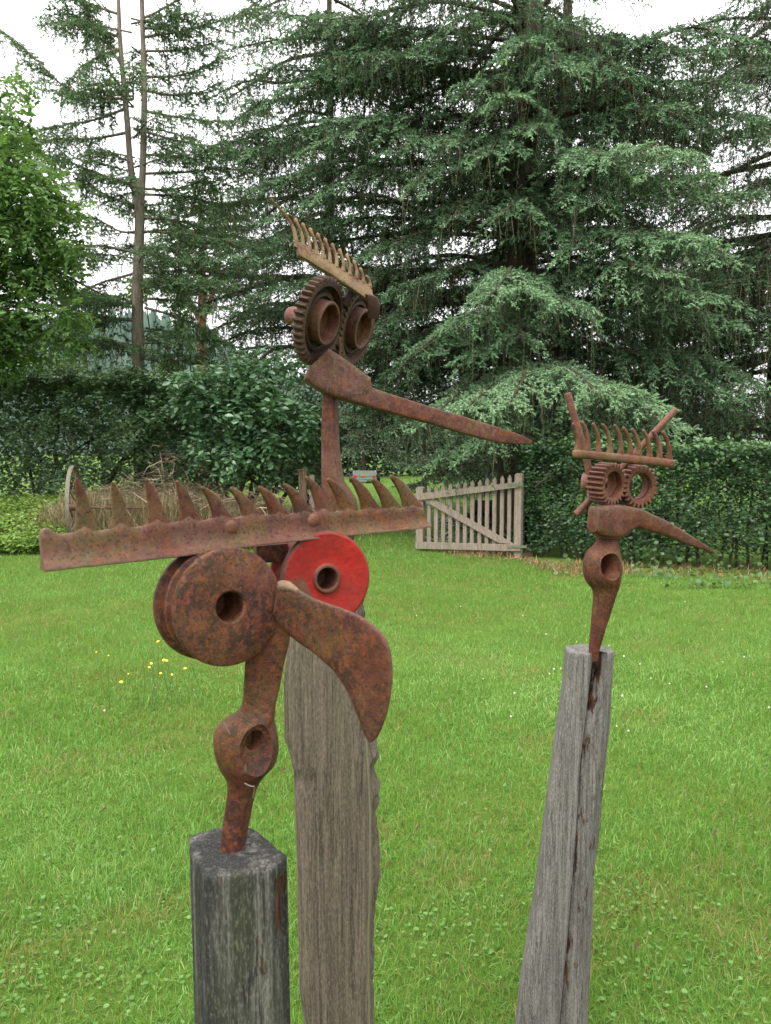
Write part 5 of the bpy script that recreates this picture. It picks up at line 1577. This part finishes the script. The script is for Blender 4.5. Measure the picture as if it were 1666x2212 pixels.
nk = forged('neck', [(585, 800, -90, .022, 5, -.2), (540, 783, 70, .024, 5, -.2), (520, 752, 200, .025, 5, -.2), (512, 728, 330, .026, 4.5, -.2), (502, 704, 430, .028, 4, -.1), (462, 694, 485, .038, 3, 0), (374, 704, 525, .052, 2.8, .2),
                     (334, 728, 585, .058, 2.6, .3), (330, 738, 650, .060, 2.6, .3), (346, 732, 715, .058, 2.6, .3), (374, 706, 775, .050, 2.8, .25), (414, 652, 830, .040, 3, .25), (427, 612, 880, .033, 3.6, .25), (422, 588, 940, .029, 4.2, .25),
                     (405, 556, 1080, .027, 4.5, .25), (392, 536, 1190, .026, 4.5, .25), (384, 526, 1300, .025, 4.5, .25)], M_rust_neck, b1, n1)
bore(nk, [(n1(585, 715, -.030), ea, [(.034, .046, -.02), (.0230, .0330, .0015), (.0150, .0210, .009), (.009, .012, .0125)]),
          (n1(622, 645, -.030), ea, [(.0105, .0125, -.01), (.0100, .0115, .012), (.0080, .0095, .034)])])
M_fib = plain('dried_fibre', (.12, .10, .08), .8, .2)
obj('dried_grass', tube(smooth_path([n1(410, 530, -.036), n1(425, 560, -.037), n1(443, 592, -.037)], 6), [.0009] * 6, 5), M_fib, b1)
obj('dried_grass', tube(smooth_path([n1(525, 868, -.034), n1(560, 885, -.036), n1(580, 890, -.036), n1(572, 950, -.03)], 8), [.0007] * 8, 5), M_fib, b1)

# ================================================================== BIRD 2 (middle, adze beak)
Z2 = lambda x, y: (542.3 + x * .3906, 406.7 + y * .3906)
ym = 1.27
def m2(x, y, dy=0.0): return at(*Z2(x, y), ym + dy)
b2 = thing('bird_sculpture', 'tall scrap metal bird with swept back rake crest and long straight blade beak', 'sculpture', m2(450, 2280))
# neck
shaft('neck', [(392, 490, 1080), (392, 487, 1180), (388, 490, 1300), (387, 494, 1420), (386, 506, 1540), (386, 522, 1620), (387, 560, 1670), (388, 590, 1720), (392, 600, 1790), (400, 590, 1880), (420, 560, 2000), (430, 530, 2150), (432, 520, 2320)],
      [.028, .028, .028, .028, .03, .032, .036, .038, .038, .036, .03, .026, .024], M_rust_adze, b2, zf=lambda x, y: m2(x, y, .01), p=5, rot=.32)
# adze beak
an = Vector((.22, -.97, .08)).normalized()
A0 = m2(480, 1090, -.005)
def a2(x, y): return onp(*Z2(x, y), A0, an)
topa = [(322, 990), (420, 896), (432, 896), (540, 968), (646, 1046), (656, 1058), (664, 1096), (680, 1110), (800, 1150), (1000, 1213), (1200, 1272), (1350, 1318), (1480, 1362), (1552, 1396)]
bota = [(296, 1058), (345, 1100), (400, 1132), (480, 1165), (560, 1188), (600, 1200), (640, 1212), (680, 1222), (800, 1252), (1000, 1308), (1200, 1366), (1350, 1404), (1470, 1418), (1545, 1412)]
obj('beak', edges_band([a2(*q) for q in topa], [a2(*q) for q in bota], an, [.030, .032, .030, .024, .018, .015, .011, .005], p=5.5, M=28, n=60, wob=.0005, tip0=.12), M_rust_adze, b2, sharp=40)
# gears
def gear_obj(name, c, ax, n, ro, rr, th, inner_rows, m, parent, roll=0.0, per=8):
    rad = gear_rad(n, ro, rr, per)
    M = n * per
    rows = [([q * .985 for q in rad], -th / 2), (rad, -th / 2 + .001), (rad, th / 2 - .001), ([q * .985 for q in rad], th / 2)] + inner_rows
    return obj(name, ringsurf(c, ax, rows, M, phase=roll), m, parent, sharp=28)
g1ax = Vector((.90, -.38, -.27)).normalized()
g1c = m2(378, 735, -.012)
RG = .0705
gA = gear_obj('gear_eye', g1c, g1ax, 38, RG, RG * .90, .018, [(RG * .80, .0086), (RG * .785, .004), (RG * .76, -.002), (RG * .50, -.003), (RG * .48, -.009), (RG * .78, -.0086)], M_rust_gear, b2)
g2ax = Vector((.91, -.34, -.27)).normalized()
g2c = m2(572, 768, .105)
gB = gear_obj('gear_eye', g2c, g2ax, 38, RG, RG * .90, .018, [(RG * .80, .0086), (RG * .785, .004), (RG * .76, -.002), (RG * .50, -.003), (RG * .48, -.009), (RG * .78, -.0086)], M_rust_gear, b2)
for (cc, ax_, R_h, b2_) in ((g1c, g1ax, .0345, gA), (g2c, g2ax, .0345, gB)):
    obj('hub_ring', ringsurf(cc, ax_, [(R_h + .001, -.004), (R_h, .0175), (R_h - .001, .019), (R_h - .0042, .019), (R_h - .0052, .0175), (R_h - .008, .0), (.016, -.006), (.016, -.0085), (R_h, -.0085)], 56), M_rust_neck, b2_, sharp=30)
    obj('inner_teeth', ringsurf(cc, ax_, [(gear_rad(60, .0475, .0445, 6), -.0015), (gear_rad(60, .0475, .0445, 6), .003), (.040, .0035), (.040, -.0015)], 360), M_rust_dark, b2_)
    obj('dish', ringsurf(cc, ax_, [(RG * .775, .0045), (RG * .74, -.0012), (RG * .52, -.0022), (RG * .52, -.0028), (RG * .75, -.0018)], 60), M_rust_dark, b2_)
    obj('back_plate', ringsurf(cc, ax_, [(.001, -.010), (.036, -.010), (.036, -.0125), (.001, -.0125)], 40), M_rust_dark, b2_)
obj('bracket', edges_band([m2(480, 830, .0), m2(488, 880, .0), m2(478, 960, .0)], [m2(498, 830, .0), m2(500, 880, .0), m2(496, 960, .0)], Vector((0, -1, 0)), .006, n=8), M_rust_neck, b2)
obj('stay', tube([m2(330, 760, .05), m2(420, 1010, .02)], [.011, .011], 10), M_rust_dark, b2)
obj('bolt', tube([m2(225, 705, .06), m2(300, 725, .05)], [.016, .014], 12), M_rust_red, b2)
# crest: rake head seen from below
cdn = Vector((.50, -.80, .22)).normalized()
Cr0 = m2(470, 480, .0)
def c2(x, y): return onp(*Z2(x, y), Cr0, cdn)
A_ = smooth_path([c2(240, 284), c2(320, 326), c2(450, 416), c2(560, 484), (c2(655, 534))], 24)
B_ = smooth_path([c2(262, 372), c2(330, 412), c2(450, 488), c2(560, 560), c2(684, 648)], 24)
rings = []
for i in range(24):
    u_ = A_[i] - B_[i]
    pr = [(0, 1.0), (.002, .97), (.003, .5), (.004, .1), (.003, .0), (-.002, -.02), (-.006, .04), (-.004, .15), (-.003, .5), (-.002, .97)]
    rings.append([B_[i] + u_ * t + cdn * d + noise.noise_vector((B_[i] + u_ * t) * 50) * .0006 for d, t in pr])
crest2 = obj('rake_bar', loft(rings), M_rust_crest, b2, sharp=60)
def tine2(base, mid, tip, w0=11, w1=7, over=0.0):
    pts = [c2(*base), c2(*mid), c2(*tip)]
    if over:                                  # the tines curl over, away from the bird's face
        pts += [pts[-1] + Vector((.08, .6, -.06)) * over, pts[-1] + Vector((.2, 1.3, -.5)) * over]
    n = 18
    path = smooth_path(pts, n)
    Cs, Ss, Bs = [], [], []
    sc = (c2(base[0] + 1, base[1]) - c2(*base)).length
    bd = (c2(684, 648) - c2(262, 372)).normalized()
    for i in range(n):
        t = i / (n - 1)
        tg = (path[min(i + 1, n - 1)] - path[max(i - 1, 0)]).normalized()
        nb = bd.cross(tg).normalized()
        Cs.append(path[i])
        Ss.append(bd * (np.interp(t, [0, .15, 1], [w0 * 1.6, w0, w1]) * sc / 2))
        Bs.append(nb * .0030)
    obj('tine', band(Cs, Ss, Bs, p=2.8, M=12, tip0=0, tip1=.9, wob=.0003), M_rust_crest, crest2, sharp=60)
tine2((256, 335), (226, 200), (112, 62), 24, 16)
nt_ = 12
for k in range(1, nt_):
    f = k / (nt_ - 1)
    bx_, by_ = 254 + (657 - 254) * f, 302 + (550 - 302) * f
    sx, sy = float(np.interp(f, [0, .5, .8, 1], [205, 430, 562, 640])), float(np.interp(f, [0, .5, .8, 1], [148, 300, 400, 490]))
    tine2((bx_, by_), ((bx_ + sx) / 2 + 12 - 4 * f, (by_ + sy) / 2), (sx, sy), 15, 22, .03)
ss_ = [c2(207, 150), c2(320, 222), c2(430, 299), c2(562, 399), c2(642, 492), c2(662, 548)]
obj('upper_strip', edges_band([q + Vector((.0, .001, .0022)) for q in ss_], [q + Vector((0, .012, -.0035)) for q in ss_], Vector((.4, -.9, .1)), .004, n=24, p=3), M_rust_crest, crest2)
obj('tang', tube([c2(425, 285) - cdn * .02, c2(470, 330) - cdn * .02, c2(520, 430) - cdn * .03], [.0065, .0075, .008], 10), M_rust_adze, b2)
obj('stay', tube([m2(560, 560, .03), m2(520, 640, .03)], [.008, .008], 8), M_rust_dark, b2)
obj('crest_end', edges_band([m2(655, 590, -.01), m2(672, 660, .0), m2(672, 720, .01)], [m2(676, 600, -.01), m2(686, 660, .0), m2(680, 720, .01)], Vector((-.6, -.8, 0)), .03, n=8), M_rust_gear, b2)

# ================================================================== BIRD 3 (right, pick beak)
Z3 = lambda x, y: (1166 + x * .2942, 813.5 + y * .2942)
yr = 1.9
def r3(x, y, dy=0.0): return at(*Z3(x, y), yr + dy)
b3 = thing('bird_sculpture', 'small reddish scrap metal bird with straight rake crown, open gear eyes and curved pick beak', 'sculpture', r3(400, 2010))
cr_n = facing(24)
R0_ = r3(600, 590, -.03)
def p3(x, y): return onp(*Z3(x, y), R0_, cr_n)
A_ = smooth_path([p3(262, 534), p3(420, 550), p3(600, 568), p3(800, 588), p3(968, 606)], 20)
B_ = smooth_path([p3(262, 600), p3(420, 612), p3(600, 632), p3(800, 652), p3(968, 670)], 20)
crest3 = obj('rake_bar', band([(a + b) / 2 for a, b in zip(A_, B_)], [(a - b) / 2 for a, b in zip(A_, B_)], [cr_n * .0095] * 20, p=2.8, M=16, wob=.0006), M_rust_tine, b3, sharp=60)
for (tx, ty_), (bx_, by_) in zip([(233, 350), (303, 338), (380, 350), (452, 358), (538, 362), (602, 380), (667, 393), (749, 398), (818, 405), (892, 408)], [(278, 545), (352, 550), (432, 560), (516, 568), (596, 575), (664, 583), (728, 592), (806, 600), (880, 612), (950, 618)]):
    pts = [Z3(bx_, by_), Z3(bx_ + 2 - (bx_ - tx) * .06, by_ - (by_ - ty_) * .36), Z3(bx_ - (bx_ - tx) * .36, by_ - (by_ - ty_) * .72), Z3(tx, ty_)]
    tine(pts, [16, 9.5, 8.6, 7.8, 7.2, 6.2], [.011, .0105, .0095, .009, .008, .0075], M_rust_tine, crest3, P=lambda u, v: onp(u, v, R0_, cr_n), nv=cr_n, p=2.2, back=.006)
obj('rod', tube([r3(204, 125, .02), r3(240, 250, .02), r3(318, 510, .02), r3(350, 640, .02), r3(372, 760, .02)], [.0088, .009, .009, .009, .009], 14, wob=.0004, tip=.2), M_rust_red, b3, sharp=40)
obj('rod', tube([r3(998, 244, .06), r3(842, 410, .06), r3(690, 575, .06), r3(480, 795, .06), r3(268, 1012, .06)], [.0082, .0084, .0084, .0085, .0095], 14, wob=.0004, tip=.2), M_rust_red, b3, sharp=40)
gax = facing(37, -3)
def spur(c, ax, ro, rr, hole, th, m, n=24):
    rad = gear_rad(n, ro, rr, 8)
    rows = [(hole + .004, -th / 2), ([q * .97 for q in rad], -th / 2), (rad, -th / 2 + .002), (rad, th / 2 - .002), ([q * .97 for q in rad], th / 2), (hole + .006, th / 2 + .0003), (hole, th / 2 - .002), (hole, th * .1), (hole - .003, th * .08), (hole - .003, -th * .05), (hole, -th * .07), (hole, -th / 2 + .002)]
    return obj('gear_eye', ringsurf(c, ax, rows, n * 8), m, b3, sharp=28)
spur(r3(530, 792, -.005) - gax * .016, gax, .0525, .0430, .0325, .046, M_rust_red)
gax2 = facing(21, -3)
spur(r3(735, 808, .045) - gax2 * .014, gax2, .0545, .0450, .0345, .040, M_rust_red)
obj('weld_plate', box(r3(610, 850, .05), Vector((.02, 0, 0)), Vector((0, .01, 0)), Vector((0, 0, .03))), M_rust_dark, b3)
obj('collar', ringsurf(r3(345, 780, .03), facing(60), [(.012, -.008), (.024, -.008), (.026, 0), (.024, .008), (.012, .008)], 24), M_rust_red, b3)
# hammer-pick beak
pk = Vector((.30, -.95, 0)).normalized()
B0 = r3(520, 1060, -.012)
def q3(x, y): return onp(*Z3(x, y), B0, pk)
obj('beak', edges_band([q3(*q) for q in [(395, 955), (460, 945), (540, 940), (640, 950), (740, 975), (860, 1030), (980, 1092), (1100, 1166), (1210, 1236), (1298, 1297)]],
                       [q3(*q) for q in [(382, 1140), (440, 1166), (530, 1180), (612, 1168), (690, 1112), (800, 1136), (930, 1176), (1080, 1232), (1200, 1272), (1300, 1303)]], pk, [.044, .044, .044, .042, .034, .031, .029, .023, .014, .003], p=4.5, M=24, n=52, wob=.0005, tip0=.12), M_rust_adze, b3, sharp=40)
obj('socket', band([r3(505, 1000, .0), r3(508, 1100, .0), r3(508, 1158, .0)], [Vector((.037, 0, 0)), Vector((.037, 0, 0)), Vector((.034, 0, 0))], [Vector((0, .024, 0))] * 3, p=5, M=24, wob=.0006), M_rust_adze, b3)
nk3 = forged('neck', [(428, 575, 1130, .028, 3.4, 0), (414, 575, 1205, .030, 3.2, 0), (384, 583, 1245, .040, 2.8, .1), (333, 602, 1290, .060, 2.4, .25), (303, 619, 1345, .074, 2.3, .3), (297, 626, 1400, .078, 2.3, .3), (302, 621, 1455, .076, 2.3, .3),
                      (326, 608, 1505, .066, 2.4, .25), (366, 592, 1548, .052, 2.6, .2), (384, 576, 1590, .046, 2.8, .2), (382, 552, 1660, .040, 3, .2), (375, 520, 1760, .034, 3.2, .2), (366, 480, 1880, .028, 3.2, .2), (357, 446, 2000, .024, 3.2, .2), (354, 430, 2080, .022, 3.2, .2)], M_rust_neck, b3, lambda x, y: r3(x, y))
ea3 = facing(31, 3)
bore(nk3, [(r3(546, 1398, -.045), ea3, [(.0275, .038, -.03), (.0265, .0365, .004), (.0215, .030, .018), (.019, .027, .055)])])
